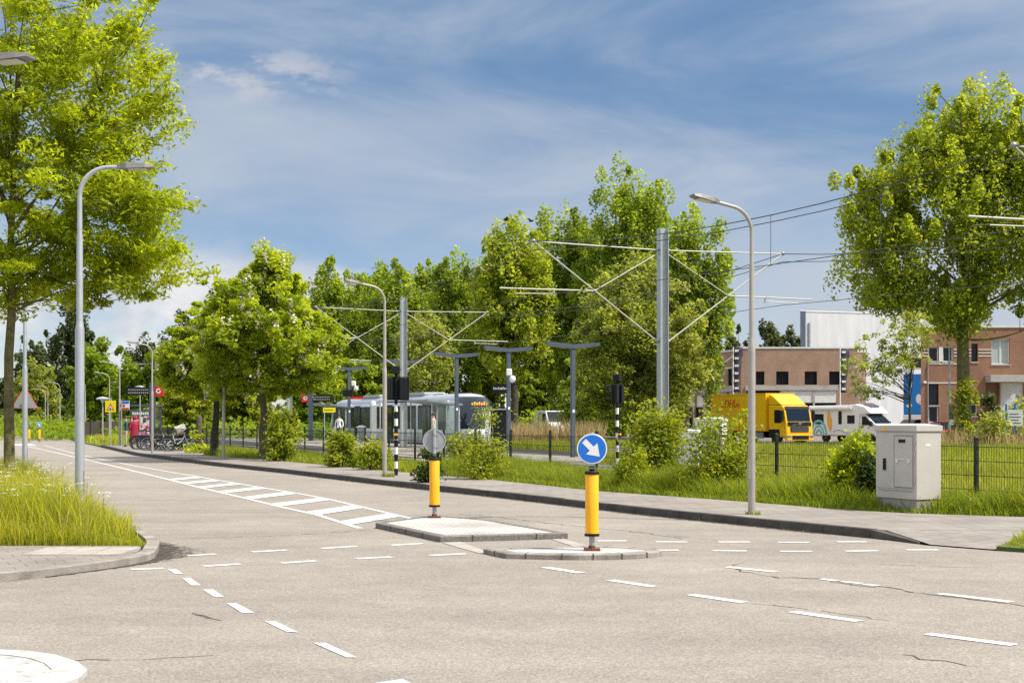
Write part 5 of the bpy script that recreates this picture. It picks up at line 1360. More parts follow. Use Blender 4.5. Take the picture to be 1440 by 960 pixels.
# corrugated white hall
def corr_mat():
    m, nt, out = new_mat('corrugated_white'); tc = nt.nodes.new('ShaderNodeTexCoord'); w = nt.nodes.new('ShaderNodeTexWave'); w.inputs['Scale'].default_value = 1.1; w.inputs['Distortion'].default_value = 0; w.bands_direction = 'X'
    nt.links.new(tc.outputs['Object'], w.inputs['Vector']); b = nt.nodes.new('ShaderNodeBump'); b.inputs['Strength'].default_value = .12; b.inputs['Distance'].default_value = .03
    nt.links.new(w.outputs['Fac'], b.inputs['Height']); p = nt.nodes.new('ShaderNodeBsdfPrincipled'); p.inputs['Roughness'].default_value = .5
    mp = nt.nodes.new('ShaderNodeMapping'); mp.inputs['Scale'].default_value = (1.2, 1, .12); nt.links.new(tc.outputs['Object'], mp.inputs['Vector'])
    n = nt.nodes.new('ShaderNodeTexNoise'); n.inputs['Scale'].default_value = 1; n.inputs['Detail'].default_value = 6; nt.links.new(mp.outputs[0], n.inputs['Vector']); cr = nt.nodes.new('ShaderNodeValToRGB')
    cr.color_ramp.elements[0].position = .35; cr.color_ramp.elements[0].color = (.54, .545, .55, 1); cr.color_ramp.elements[1].position = .65; cr.color_ramp.elements[1].color = (.63, .635, .64, 1); nt.links.new(n.outputs['Fac'], cr.inputs['Fac']); nt.links.new(cr.outputs['Color'], p.inputs['Base Color'])
    nt.links.new(b.outputs['Normal'], p.inputs['Normal']); nt.links.new(p.outputs[0], out.inputs['Surface']); return m
M['corr'] = corr_mat()
Hx0, Hx1 = Vector((gx(1126, 170), 170)), Vector((gx(1302, 176), 176)); LH = (Hx1-Hx0).length
hall = facade('warehouse', 'tall white corrugated hall with a dark corner strip behind the tan brick unit', Hx0, Hx1, .09, 14.6, 7, M['corr'], [('win', LH*.86, LH*.97, 8.0, 9.2, M['panelblack'], 2), ('panel', LH*.45, LH*.52, 4.2, 5.0, M['signblue'])], skew=.68)
part(hall, 'corner_strip', M['slate'], (-.06, .62, -.1, -.004, .0, 14.56)); part(hall, 'downpipe', M['galv_dark'], (1.0, 1.25, -.15, -.01, 0, 13.2))
bp = thing('advertising_hoarding', 'tall bright blue advertising panel with white blots behind the small tree', 'advertising panel', (gx(1285, 150), 150, .09), R(-30))
b = MB(); b.bb(-1.05, 1.05, -.1, .05, 2.1, 6.4); pb = b.build('panel', M['bluepanel'], bp)
b = MB(); b.bb(-1.1, 1.1, -.1, .05, 1.2, 2.07); b.bb(-.95, -.85, -.02, .02, 0, 1.2); b.bb(.85, .95, -.02, .02, 0, 1.2); b.build('foot_board', M['white'], bp)
b = MB()
for x, z, a, c in ((-.45, 3.1, .3, .22), (.55, 3.8, .3, .5), (.75, 3.4, .2, .2), (-.2, 5.4, .12, .4)): b.lathe([(1, -.115), (1, -.105)], n=16, axis='y'); k = len(b.v)-32; b.v[k:] = [(v[0]*a+x, v[1], v[2]*c+z) for v in b.v[k:]]
b.build('white_blot', M['white'], pb)

# red brick office at the right
D2 = 100; s2_ = D2/FOC; x20 = gx(1295, D2)
def px2(x): return (x-1295)*s2_
def z2(y): return EYE+(HOR-y)*s2_-.09
W_ = M['white']
blind = mat('window_blind', (.42, .46, .46), .3, 0, var=.08)
ops = [('win', px2(1306), px2(1320), z2(508.5), z2(487.5), W_, 1), ('win', px2(1326), px2(1340.5), z2(508.5), z2(487.5), W_, 1), ('win', px2(1366), px2(1375), z2(508.5), z2(483), M['panelblack'], 1),
       ('win', px2(1394.5), px2(1420), z2(512), z2(476.5), W_, 2, blind), ('win', px2(1306), px2(1320), z2(569.5), z2(540), M['panelblack'], 1), ('win', px2(1306), px2(1320), z2(594), z2(570.5), W_, 1), ('win', px2(1364), px2(1374.5), z2(585), z2(568), W_, 1),
       ('door', px2(1386), px2(1405), .02, z2(538), M['browndoor']), ('panel', px2(1407), px2(1440), .02, z2(538), M['offwhite']), ('win', px2(1446), px2(1466), z2(512), z2(476.5), W_, 2)]
b2 = facade('brick_building', 'two storey red brown brick office at the right edge with white framed windows', (x20, D2), (gx(1490, D2), D2), .09, 8.15, 16, M['brick2'], ops, skew=.34)
part(b2, 'white_panel', M['offwhite'], (px2(1320.3), px2(1325.7), -.02, .1, z2(508.5), z2(488)))
for y in (491.5, 496, 500.5): part(b2, 'string_course', M['offwhite'], (px2(1295), px2(1305.5), -.03, -.002, z2(y+.6), z2(y-.6)), (px2(1341), px2(1365.5), -.03, -.002, z2(y+.6), z2(y-.6)), (px2(1375.5), px2(1394), -.03, -.002, z2(y+.6), z2(y-.6)))
part(b2, 'string_course', M['offwhite'], (px2(1305), px2(1352), -.03, -.002, z2(512.2), z2(510.7)), (px2(1304), px2(1350), -.03, -.002, z2(539), z2(537.4)))
part(b2, 'canopy', M['concrete'], (px2(1385), px2(1437), -1.2, -.004, z2(537.5), z2(528)), bevel=.02)
part(b2, 'wall_lamp', M['white'], (px2(1379.5), px2(1382.5), -.18, -.003, z2(560), z2(554)), bevel=.03); part(b2, 'wall_lamp', M['white'], (px2(1298), px2(1302), -.2, -.003, z2(539), z2(536)), bevel=.03)
part(b2, 'downpipe', M['galv'], (px2(1304.3), px2(1305.1), -.08, -.006, 0, z2(512.5)))

# brick office glimpsed behind the middle trees, and the white hall behind the tram
p0 = (gx(684, 165), 165); p1 = (gx(905, 158), 158); Lq = (Vector(p1)-Vector(p0)).length
ops = [('win', Lq*(.04+.12*k), Lq*(.04+.12*k)+1.3, 4.6, 6.0) for k in range(8)]+[('panel', Lq*(.03+.12*k), Lq*(.03+.12*k)+1.6, .05, 1.9, M['panelblack']) for k in range(8)]
bq = facade('brick_building', 'long low brick building with a white base glimpsed through the middle trees', p0, p1, .09, 7.5, 14, M['brick1'], ops)
part(bq, 'white_base', M['offwhite'], (0, Lq, -.1, -.004, 2.0, 3.9))
wh = facade('warehouse', 'bright white hall seen just above the nose of the tram', (gx(648, 150), 150), (gx(702, 146), 146), .09, 5.4, 10, M['white'], [('panel', 1.2, 2.6, .02, 2.3, M['galv'])])
for i, (px, D, W, H) in enumerate(((240, 230, 26, 5),)): pass
tank = thing('timber_fence', 'dark timber fence at the far bend behind the yellow sign', 'fence', (gx(140, 112), 112, .05), ang(T)+R(160))
b = MB()
for i in range(24): b.bb(-6+i*.5, -6+i*.5+.46, -.03, .03, .05, 1.5)
b.build('board_panel', mat('dark_timber', (.06, .05, .045), .9, 0, var=.3), tank)
b = MB()
for i in range(5): b.bb(-6+i*3-.06, -6+i*3+.06, .035, .15, 0, 1.6)
b.build('post', mat('dark_timber', (.06, .05, .045)), tank)

# feather flags, small posts, info board
def feather(label, px, y0, y1, D, rz):
    r = thing('feather_flag', label, 'flag', (gx(px, D), D, .09), rz, 'feather flags before the tan brick unit')
    top = EYE+(HOR-y0)*D/FOC-.09; bot = EYE+(HOR-y1)*D/FOC-.09
    b = MB(); b.tube([(0, 0, 0), (0, 0, top)], .06, 8); b.build('pole', M['white'], r)
    n = 12; vs = []; 
    for i in range(n+1):
        t = i/n; z = bot+(top-bot)*t; w = .62-.12*math.sin(t*7)+.25*t*(t > .8)
        for x, y in ((.07, 0), (.07+w*.5, .06*math.sin(t*9)), (.07+w, .10*math.sin(t*9+1))):
            vs.append((x, y, z))
    fs = [(i*3+k, i*3+k+1, (i+1)*3+k+1, (i+1)*3+k) for i in range(n) for k in range(2)]
    c = MB(); c.add(vs, fs); cl_ = c.build('cloth', M['flag'], r, smooth=True); sd = cl_.modifiers.new('thickness', 'SOLIDIFY'); sd.thickness = .015
    c = MB(); k = 6
    for i in range(k):
        z = bot+(top-bot)*(i+.5)/k; c.add([(.14, -.09, z-.1), (.5, -.05, z-.08), (.55, -.05, z+.1), (.14, -.09, z+.12)], [(0, 1, 2, 3)])
    q = c.build('white_mark', M['offwhite'], cl_); q.modifiers.new('thickness', 'SOLIDIFY').thickness = .02
    return r
feather('dark feather flag with white marks at the left corner of the tan unit', 1031, 488, 551, 134, R(-4)); feather('dark feather flag with white marks at the right end of the tan unit', 1181.5, 490, 552, 134, R(4))
yl = make_lamp('thin pale lamp post in front of the red brick office', (gx(1335, 84), 84, .06), R(180), 6.35, .9, M['galv'], .0, group='yard lamp posts', rad=.07)
copied(yl, 'slim pale lamp post before the white hall, beside the tan brick unit', (gx(1207.5, 126), 126, .09), R(180))
sgp = thing('parking_sign', 'small dark blue sign plate fixed to the thin lamp post before the brick office', 'road sign', (gx(1336.5, 83.6), 83.6, 2.0), R(-10))
b = MB(); b.bb(-.08, .2, -.03, -.01, -.3, .55); b.build('plate', M['slate'], sgp); b = MB(); b.bb(-.05, .17, -.035, -.031, -.62, -.32); b.build('lower_plate', M['offwhite'], sgp)
ib = thing('info_board', 'blue framed white notice board beside the shrubs at the right edge', 'notice board', (gx(1421, 76), 76, .06), R(-12))
for x in (-.22, .22):
    b = MB(); b.bb(x-.05, x+.05, -.05, .05, 0, 2.5); b.build('post', M['signblue'], ib)
b = MB(); b.bb(-.16, .62, -.085, -.052, 1.3, 2.15); b.build('board', M['white'], ib); b = MB(); b.extr([(-.3, -.06, 2.45), (.1, -.06, 2.45), (-.1, -.06, 2.75)], (0, .1, 0)); b.build('pointed_top', M['offwhite'], ib)
b = MB()
for i in range(4): b.bb(-.08, .5-.1*(i % 2), -.088, -.0855, 1.42+.16*i, 1.47+.16*i)
b.build('text_row', M['slate'], ib)

# =================================================================== VEHICLES
def wheel(parent, x, y, rad, w=.25):
    b = MB(); b.lathe([(rad*.62, -w/2), (rad*.95, -w/2), (rad, -w/2+.03), (rad, w/2-.03), (rad*.95, w/2), (rad*.62, w/2)], c=(x, y, rad), n=22, axis='y'); t = b.build('wheel', M['rubber'], parent, smooth=True)
    b = MB(); s = 1 if y > 0 else -1
    b.lathe([(rad*.62, y-.02), (rad*.5, y+s*(w/2-.05)), (rad*.18, y+s*(w/2+.0))], c=(x, 0, rad), n=18, axis='y'); b.build('rim', M['chrome'], t, smooth=True)
def make_truck():
    r = thing('box_truck', 'yellow box truck with red lettering on its side parked before the tan brick unit', 'truck', (gx(1124, 89), 89, .09), R(-63)); r.scale = (.9, .9, .9)
    b = MB(); b.bb(-8.7, -2.15, -1.25, 1.25, .98, 3.62); bx_ = b.build('box_body', M['truckyel'], r, bevel=.03)
    b = MB()
    for x in (-8.69, -2.17): b.bb(x-.03, x+.03, -1.275, 1.275, .96, 3.65)
    b.bb(-8.6, -2.2, -1.272, -1.252, 3.55, 3.64); b.bb(-8.6, -2.2, -1.272, -1.252, .97, 1.06); b.build('trim', M['truckyel'], bx_)
    text('lettering', 'DHL', .78, M['red'], bx_, (-6.4, -1.262, 2.92), (R(90), 0, 0), .004, 1.0, .25)
    q = MB()
    for i in range(3): z = 2.72+.09*i; q.bb(-7.45, -7.07-.04*i, -1.262, -1.2525, z, z+.045); q.bb(-5.67, -5.25, -1.262, -1.2525, z, z+.045)
    q.build('red_stripe', M['red'], bx_)
    # cab: side profile with raked windscreen
    pr = [(-1.98, .55), (.0, .55), (.04, .9), (.0, 1.5), (-.28, 2.62), (-.5, 2.76), (-1.98, 2.78)]
    b = MB(); b.extr([(x, -1.15, z) for x, z in pr], (0, 2.3, 0)); cab = b.build('cab', M['truckyel'], r, bevel=.07)
    def front(x0, z0, x1, z1, y0, y1, g, m, name, par=cab, bevel=0):
        q = MB(); q.add([(x0+g, y0, z0), (x0+g, y1, z0), (x1+g, y1, z1), (x1+g, y0, z1), (x0+g-.05, y0, z0), (x0+g-.05, y1, z0), (x1+g-.05, y1, z1), (x1+g-.05, y0, z1)], [(0, 1, 2, 3), (7, 6, 5, 4), (0, 4, 5, 1), (1, 5, 6, 2), (2, 6, 7, 3), (3, 7, 4, 0)]); return q.build(name, m, par, bevel=bevel)
    front(-.045, 1.66, -.245, 2.48, -1.0, 1.0, .028, M['dglass_blue'], 'windscreen', bevel=.02)
    front(-.245, 2.5, -.31, 2.70, -1.05, 1.05, .05, M['panelblack'], 'sun_visor'); front(.02, 1.36, -.03, 1.62, -1.02, 1.02, .03, M['panelblack'], 'badge_strip')
    front(.03, 1.35, -.0, 1.62, -.85, .75, .04, M['panelblack'], 'diagonal_panel')
    q = MB(); q.add([(.085, -.7, 1.39), (.085, -.6, 1.39), (.05, .55, 1.62), (.05, .45, 1.62)], [(0, 1, 2, 3)]); q.lathe([(.1, .068), (.1, .082)], c=(0, 0, 1.5), n=18, axis='x'); q.build('emblem', M['chrome'], cab)
    front(.05, .92, .05, 1.28, -.78, .78, .03, M['panelblack'], 'grille', bevel=.02)
    q = MB()
    for i in range(4): q.bb(.082, .092, -.74, .74, .97+i*.08, .99+i*.08)
    q.build('grille_slat', M['galv_dark'], cab)
    q = MB(); q.bb(-.1, .14, -1.14, 1.14, .32, .72); q.build('bumper', M['truckyel'], r, bevel=.04); q = MB(); q.bb(.141, .15, -.72, .72, .4, .68); q.build('bumper_grille', M['panelblack'], r)
    for s in (-1, 1):
        q = MB(); q.bb(.05, .155, s*.95-.18, s*.95+.18, .50, .72); q.build('headlight', M['chrome'], r, bevel=.03)
        q = MB(); q.bb(-1.3, -.5, s*1.152, s*1.165, 1.55, 2.45); 
        q.v = [(x-(.16 if x > -.9 and z > 2 else 0), y, z) for x, y, z in q.v]; q.build('side_window', M['dglass'], cab)
        q = MB(); q.bb(-.28, -.10, s*1.36-.1, s*1.36+.1, 1.65, 2.4); q.tube([(-.2, s*1.15, 2.45), (-.2, s*1.4, 2.42)], .025, 6); q.build('mirror', M['panelblack'], cab, bevel=.02)
        q = MB(); q.bb(-1.9, -.7, s*1.155-.02, s*1.155+.02, .55, 1.1); q.build('step_panel', M['panelblack'], cab)
        for x in (-1.15, -6.6): wheel(r, x, s*1.02, .47, .3)
        q = MB(); q.bb(-5.6, -2.6, s*1.1-.04, s*1.1+.04, .45, .9); q.build('side_guard', M['galv_dark'], r)
    b = MB(); b.extr([(-2.05, -1.1, 3.6), (-1.6, -1.1, 3.45), (-.55, -1.1, 2.8), (-2.05, -1.1, 2.8)], (0, 2.2, 0)); b.build('roof_deflector', M['truckyel'], r, bevel=.08)
    b = MB(); b.bb(-8.6, -.5, -.45, .45, .55, .95); b.build('chassis', M['blackmet'], r)
make_truck()
def make_camper():
    r = thing('camper_van', 'white camper van with a teal swirl and an orange surfboard painted on its side', 'camper van', (gx(1252, 98), 98, .09), R(-50)); r.scale = (.95, .95, .95)
    prof = [(-6.7, .5), (-6.7, 2.62), (-6.5, 2.72), (-2.9, 2.75), (-2.2, 2.82), (-1.4, 2.62), (-.9, 2.15), (-1.9, 2.02), (-2.0, .5)]
    b = MB(); b.extr([(x, -1.12, z) for x, z in prof], (0, 2.24, 0)); body = b.build('living_body', M['camper'], r, bevel=.08)
    pc = [(-2.05, .42), (-2.05, 2.08), (-1.45, 2.06), (-.62, 1.38), (-.1, 1.18), (.02, .95), (.02, .42)]
    b = MB(); b.extr([(x, -.98, z) for x, z in pc], (0, 1.96, 0)); cab = b.build('cab', M['camper'], r, bevel=.07)
    q = MB(); q.add([(-1.40, -.86, 2.04), (-1.40, .86, 2.04), (-.62, .9, 1.40), (-.62, -.9, 1.40)], [(0, 3, 2, 1)]); q.v = [(x+.03, y, z+.045) for x, y, z in q.v]; w_ = q.build('windscreen', M['dglass_blue'], cab); w_.modifiers.new('t', 'SOLIDIFY').thickness = .02
    q = MB(); q.add([(-2.1, -.7, 2.87), (-2.1, .7, 2.87), (-1.32, .6, 2.60), (-1.32, -.6, 2.60)], [(0, 3, 2, 1)]); q.v = [(x+.03, y, z+.03) for x, y, z in q.v]; w_ = q.build('skylight', mat('tinted_skylight', (.12, .06, .05), .15, 0, var=.05), body); w_.modifiers.new('t', 'SOLIDIFY').thickness = .02
    for s in (-1, 1):
        q = MB(); q.extr([(-1.75, s*.982, 1.28), (-.82, s*.982, 1.28), (-1.42, s*.982, 1.92), (-1.75, s*.982, 1.92)], (0, s*.012, 0)); q.build('door_window', M['panelblack'], cab)
        q = MB(); q.bb(-.95, -.8, s*1.14-.1, s*1.14+.1, 1.2, 1.55); q.build('mirror', M['panelblack'], cab, bevel=.03)
        for x in (-.95, -5.0): wheel(r, x, s*.92, .34, .22)
        q = MB(); q.bb(-.12, .035, s*.72-.16, s*.72+.16, .82, 1.02); q.build('headlight', M['chrome'], cab, bevel=.03)
        for x0, x1, z0, z1 in ((-6.1, -5.1, 1.35, 2.1), (-3.75, -3.45, 1.35, 2.3), (-2.95, -2.3, 1.4, 2.0)):
            q = MB(); q.bb(x0, x1, s*1.122, s*1.14, z0, z1); q.build('window', M['panelblack'], body)
    q = MB(); q.bb(-6.4, -2.5, -1.3, -1.122, 2.42, 2.58); q.build('awning_case', M['offwhite'], body, bevel=.03)
    # painted decals
    q = MB()
    for k, (r0, r1) in enumerate(((.95, .78), (.62, .48), (.34, .2))):
        n = 16
        vs = [(-5.55+rr*.8*math.cos(math.pi*i/n), -1.1425-.0005*k, .6+rr*1.15*math.sin(math.pi*i/n)) for rr in (r0, r1) for i in range(n+1)]
        q.add(vs, [(i, i+1, n+1+i+1, n+1+i) for i in range(n)])
    q.build('teal_swirl', M['teal'], body, recalc=False)
    q = MB(); q.add([(-4.55+.22*math.sin(math.pi*t)*s, -1.144, .75+1.65*t) for s, rng_ in ((1, range(0, 11)), (-1, range(9, 0, -1))) for t in [i/10 for i in rng_]], [tuple(range(20))]); q.v = [(x+(z-1.5)*-.12, y, z) for x, y, z in q.v]; q.build('surfboard_decal', M['orange'], body, recalc=False)
    q = MB(); q.add([(-4.2+.25*i, -1.1425, .78+.12*math.sin(i*.9)+j*.05) for j in (0, 1) for i in range(9)], [(i, i+1, 9+i+1, 9+i) for i in range(8)]); q.build('wave_line', mat('decal_blue', (.2, .35, .5)), body, recalc=False)
    q = MB(); q.bb(-.1, .06, -.95, .95, .4, .62); q.build('bumper', M['offwhite'], cab, bevel=.04); q = MB(); q.bb(-.02, .04, -.5, .5, .78, .98); q.build('grille', M['panelblack'], cab)
make_camper()
def make_car(label, loc, rz, m, L=4.3, W=1.75, H=1.48, van=False, group='cars parked by the businesses'):
    r = thing('parked_car', label, 'car', loc, rz, group)
    if van: prof = [(-L/2, .3), (-L/2, H*.95), (-L/2+.15, H), (L*.18, H), (L*.33, H*.62), (L/2-.1, H*.5), (L/2, .6), (L/2, .3)]
    else: prof = [(-L/2, .3), (-L/2, .85), (-L/2+.12, .95), (-L*.36, 1.0), (L*.20, .98), (L/2-.15, .82), (L/2, .62), (L/2, .3)]
    b = MB(); b.extr([(x, -W/2, z) for x, z in prof], (0, W, 0)); body = b.build('body', m, r, bevel=.08)
    if not van:
        gp = [(-L*.42, .98), (-L*.30, H-.06), (-L*.22, H), (L*.02, H), (L*.10, H-.05), (L*.25, .99)]
        k = W/2-.06; kt = W/2-.22
        vs = [(x, -(k if z < 1 else kt), z) for x, z in gp]+[(x, (k if z < 1 else kt), z) for x, z in gp]; n = len(gp)
        b = MB(); b.add(vs, [tuple(range(n-1, -1, -1)), tuple(range(n, 2*n))]+[(i, (i+1) % n, (i+1) % n+n, i+n) for i in range(n)]); gh = b.build('glasshouse', M['dglass'], body, bevel=.02)
        b = MB(); b.extr([(-L*.27, -kt-.01, H-.02), (-L*.22, -kt-.01, H+.015), (L*.03, -kt-.01, H+.015), (L*.09, -kt-.01, H-.04)], (0, 2*kt+.02, 0)); b.build('roof', m, body, bevel=.02)
    else:
        b = MB(); 
        for s in (-1, 1): b.bb(L*.02, L*.2, s*W/2, s*(W/2+.015), H*.55, H*.9)
        b.add([(L*.19, -W/2+.1, H*.97), (L*.19, W/2-.1, H*.97), (L*.335, W/2-.1, H*.64), (L*.335, -W/2+.1, H*.64)], [(0, 3, 2, 1)]); b.v = [(x+.03*(abs(y) < W/2-.01), y, z) for x, y, z in b.v]
        b.build('glasshouse', M['dglass'], body)
    for s in (-1, 1):
        for x in (-L*.3, L*.31): wheel(r, x, s*(W/2-.09), .32, .2)
        b = MB(); b.bb(L/2-.1, L/2+.015, s*W*.36-.17, s*W*.36+.17, .62, .76); b.build('headlight', M['chrome'], r, bevel=.02)
        b = MB(); b.bb(-L/2-.012, -L/2+.05, s*W*.40-.12, s*W*.40+.12, .68, .86); b.build('tail_light', M['red'], r, bevel=.02)
    return r
cdark = mat('car_navy', (.015, .018, .028), .2, .2, var=.05, coat=.5); cred = mat('car_red', (.55, .015, .012), .25, .1, var=.05, coat=.5); cgrn = mat('car_grey_green', (.07, .085, .08), .25, .3, var=.05, coat=.5); cwhite = mat('car_white', (.75, .76, .77), .3, 0, var=.03, coat=.3)
make_car('dark navy car behind the shrubs in front of the brick office entrance', (gx(1382, 90), 90, .07), R(160), cdark, H=1.62)
make_car('red car parked behind the reeds left of the ivy trunk', (gx(1343, 88), 88, .07), R(12), cred, H=1.5); make_car('red car half hidden by the ivy covered trunk', (gx(1368, 86), 86, .07), R(80), cred, H=1.5)
make_car('grey green car parked beside the camper van, under the small tree', (gx(1284, 108), 108, .08), R(-150), cgrn, H=1.62)
make_car('white van behind the reeds under the middle trees', (gx(779, 112), 112, .09), R(-75), cwhite, 4.9, 1.95, 2.3, True)
# =================================================================== TREES
rnd = random.Random(3)
# big ash at the left
make_tree('ash_tree', 'tall fresh green tree at the left edge with a mossy trunk beside the road', 'tree', (-9.42, 26.5, .05), 9.2, .108,
    [(.7, 0, 7.5, 2.2, 2.2, 2.2, 4), (.1, 0, 5.7, 2.4, 2.2, 1.6, 3), (1.9, 0, 5.0, 1.5, 1.5, 1.05, 1.7), (2.6, .1, 4.55, .9, .9, .5, .5), (0, 0, 9.6, 2.7, 2.2, 2.0, 3), (1.6, 0, 8.1, 1.0, 1.2, 1.2, .45), (1.3, 0, 4.25, 1.2, 1.2, .55, .6), (-2.2, 0, 7, 2, 2.2, 3, 2), (-.2, .3, 4.3, 1.6, 1.4, .7, .9), (2.2, 0, 5.4, 1.2, 1.2, .9, .7), (2.0, 0, 6.8, 1.0, 1.2, 1.2, .9)], 11, 580, 140, (.125, .046), (.36, .2), LM['ash'], M['bark_moss'], first=.40, n_limb=30, upn=.35, trunk_top=8.6, lean=(.2, 0), gap=.2, ragged=.55, limb=.75, sprigs=(95, .55, .8))
# horse chestnuts
make_tree('chestnut_tree', 'round blossoming chestnut in front, its whole trunk standing at the pavement edge', 'tree', (-9.95, 56.9, .06), 5.2, .19,
    [(.05, 0, 4.6, 2.75, 2.5, 1.7, 4), (.1, 0, 6.0, 2.0, 2.0, 1.5, 2.4), (.35, 0, 7.4, .9, .9, 1.0, .8), (1.7, 0, 4.3, 1.2, 1.4, 1.5, .9), (-1.1, 0, 5.6, 1.4, 1.4, 1.3, .9), (-.9, 0, 3.4, 1.7, 1.7, .8, 1), (1.2, 0, 3.3, 1.5, 1.7, .7, .9)], 21, 620, 105, (.18, .105), (.34, .24), LM['chestnut'], M['bark'], 'chestnut trees at the pavement edge', first=.42, n_limb=26, gap=.35, blossom=(230, LM['blossom']))
make_tree('chestnut_tree', 'darker chestnut behind and left of the blossoming one, its trunk in shade', 'tree', (gx(303, 62), 62, .06), 4.6, .19,
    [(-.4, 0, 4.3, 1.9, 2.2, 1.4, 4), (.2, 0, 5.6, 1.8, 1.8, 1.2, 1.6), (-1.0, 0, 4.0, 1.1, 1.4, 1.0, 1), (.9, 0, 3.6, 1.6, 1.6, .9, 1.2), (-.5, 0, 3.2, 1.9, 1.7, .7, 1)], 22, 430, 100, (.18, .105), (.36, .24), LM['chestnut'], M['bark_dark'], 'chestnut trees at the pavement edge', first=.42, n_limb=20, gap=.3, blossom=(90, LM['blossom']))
st = thing('tree_stump', 'broken bare trunk with fresh shoots at its foot beside the bicycles', 'tree stump', (gx(280, 67), 67, .1))
b = MB(); b.tube([(0, 0, -.1), (.02, 0, .6), (-.02, .02, 1.2), (.03, 0, 1.66), (.05, 0, 1.82)], [.17, .135, .13, .125, .03], 10); b.build('trunk', M['bark'], st, smooth=True)
rng = np.random.default_rng(8); c = np.concatenate([rng.normal(size=(220, 3))*np.array([.3, .25, .12])+np.array([-.1, -.1, .2]), rng.normal(size=(90, 3))*np.array([.14, .14, .14])+np.array([-.12, -.1, .85])])
leaves('foliage', c[c[:, 2] > .03], .16, .1, rng, LM['ash'], st, rng.uniform(.4, 1, (c[:, 2] > .03).sum()))
# the big poplar at the right
make_tree('poplar_tree', 'huge spreading poplar at the right with an ivy covered trunk', 'tree', (gx(1357, 80), 80, .06), 13.5, .44,
    [(-1.2, 0, 13.8, 4.3, 3.8, 5.2, 4), (2.0, 0, 13.5, 3.6, 3.6, 5.2, 3), (-4.5, 0, 12.4, 2.5, 2.8, 4.0, 2.2), (.2, 0, 17.0, 3.0, 2.8, 3.2, 2), (-3.6, 0, 8.9, 1.9, 2.0, 1.2, .6), (4.6, 0, 12, 2.2, 2.6, 5, 1.3), (-.6, 0, 7.9, 2.2, 2.2, 1.4, .9), (3.2, 0, 16.4, 1.8, 2, 2.4, .8), (6.2, 0, 13.5, 2, 2, 5, 1)], 31, 760, 135, (.215, .15), (.62, .95), LM['poplar2'], M['bark_moss'], 'poplars', first=.34, n_limb=44, vert=1, upn=.2, gap=.22, trunk_top=15, ragged=.6)
iv = make_shrub('ivy_growth', 'ivy and shoots climbing the foot of the huge poplar trunk', (gx(1357, 79.3), 79.3, .06), .85, .6, 3.6, 77, 1500, (.18, .14), LM['shrub'], cat='ivy')
# small sparse tree by the businesses
make_tree('young_tree', 'small sparse tree with visible branches in front of the white hall', 'tree', (gx(1279, 71), 71, .07), 3.8, .10,
    [(-.7, 0, 5.0, 1.7, 1.6, 1.5, 3), (-1.6, 0, 4.2, 1.7, 1.4, .9, 1.6), (.2, 0, 6.0, 1.2, 1.2, 1.1, 1.2), (-2.0, 0, 3.1, .9, .8, .5, .5)], 41, 165, 34, (.15, .09), (.28, .2), LM['willow'], M['bark_dark'], first=.5, n_limb=40, gap=.05)
# poplar row beyond the tram stop
GP = 'poplars'
def poplar(label, px, topy, D, wpx, seed, botpx=575, sp=1.0, lm='poplar', dens=1.0):
    base = (gx(px, D), D, .07); H = (HOR-topy)*D/FOC+EYE; w = wpx/2*D/FOC; z0 = max(2.0, (HOR-botpx)*D/FOC+EYE)
    lo = []; r_ = random.Random(seed); h = H-z0
    lo.append((0, 0, z0+h*.40, w*.92, w*.8, h*.42, 5)); lo.append((0, 0, z0+h*.74, w*.55, w*.5, h*.25, 1.6))
    for k in range(5):
        x = r_.uniform(-.75, .75)*w; lo.append((x, r_.uniform(-.4, .4)*w, z0+h*r_.uniform(.35, .62), w*.36, w*.36, h*.33, .9))
    vol = w*w*h
    w *= 1; n = int(min(640, 220+vol*.6)*dens)
    return make_tree('poplar_tree', label, 'tree', base, H*.8, .16+.012*H, lo, seed, n, 92, (.31, .21), (w*.12+.25, h*.045+.35), LM[lm], M['bark_dark'], GP, first=.3, n_limb=26, vert=1, upn=.2, gap=.3, trunk_top=H*.86)
poplar('tallest poplar of the row, its top right above the T lamps', 872, 233, 118, 150, 51)
poplar('poplar to the right of the tallest one, ending the row', 962, 288, 114, 120, 52)
poplar('poplar with a bushy top left of the tallest one', 800, 290, 122, 90, 53)
poplar('poplar with a visible dark trunk behind the camera lamp', 722, 312, 112, 118, 54, 530, lm='poplar2')
poplar('mid height poplar behind the shelter, left of the one with a visible trunk', 640, 360, 126, 100, 55)
poplar('poplar behind the second catenary mast', 556, 374, 130, 110, 56)
poplar('left end poplar of the row, above the front chestnut', 464, 374, 140, 85, 57)
poplar('poplar in the gap right of the left end one', 508, 392, 134, 70, 58)
poplar('poplar filling the gap behind the tallest one', 915, 262, 126, 90, 59)
poplar('low dense poplar between the middle ones', 690, 368, 134, 70, 60)
poplar('low poplar behind the middle of the row', 598, 366, 136, 70, 61)
poplar('poplar closing the gap between the trees with bushy and tall tops', 838, 300, 130, 90, 62)
poplar('poplar between the one with a visible trunk and the bushy topped one', 762, 330, 130, 80, 63)
poplar('poplar right behind the pale birch', 530, 378, 138, 80, 64)
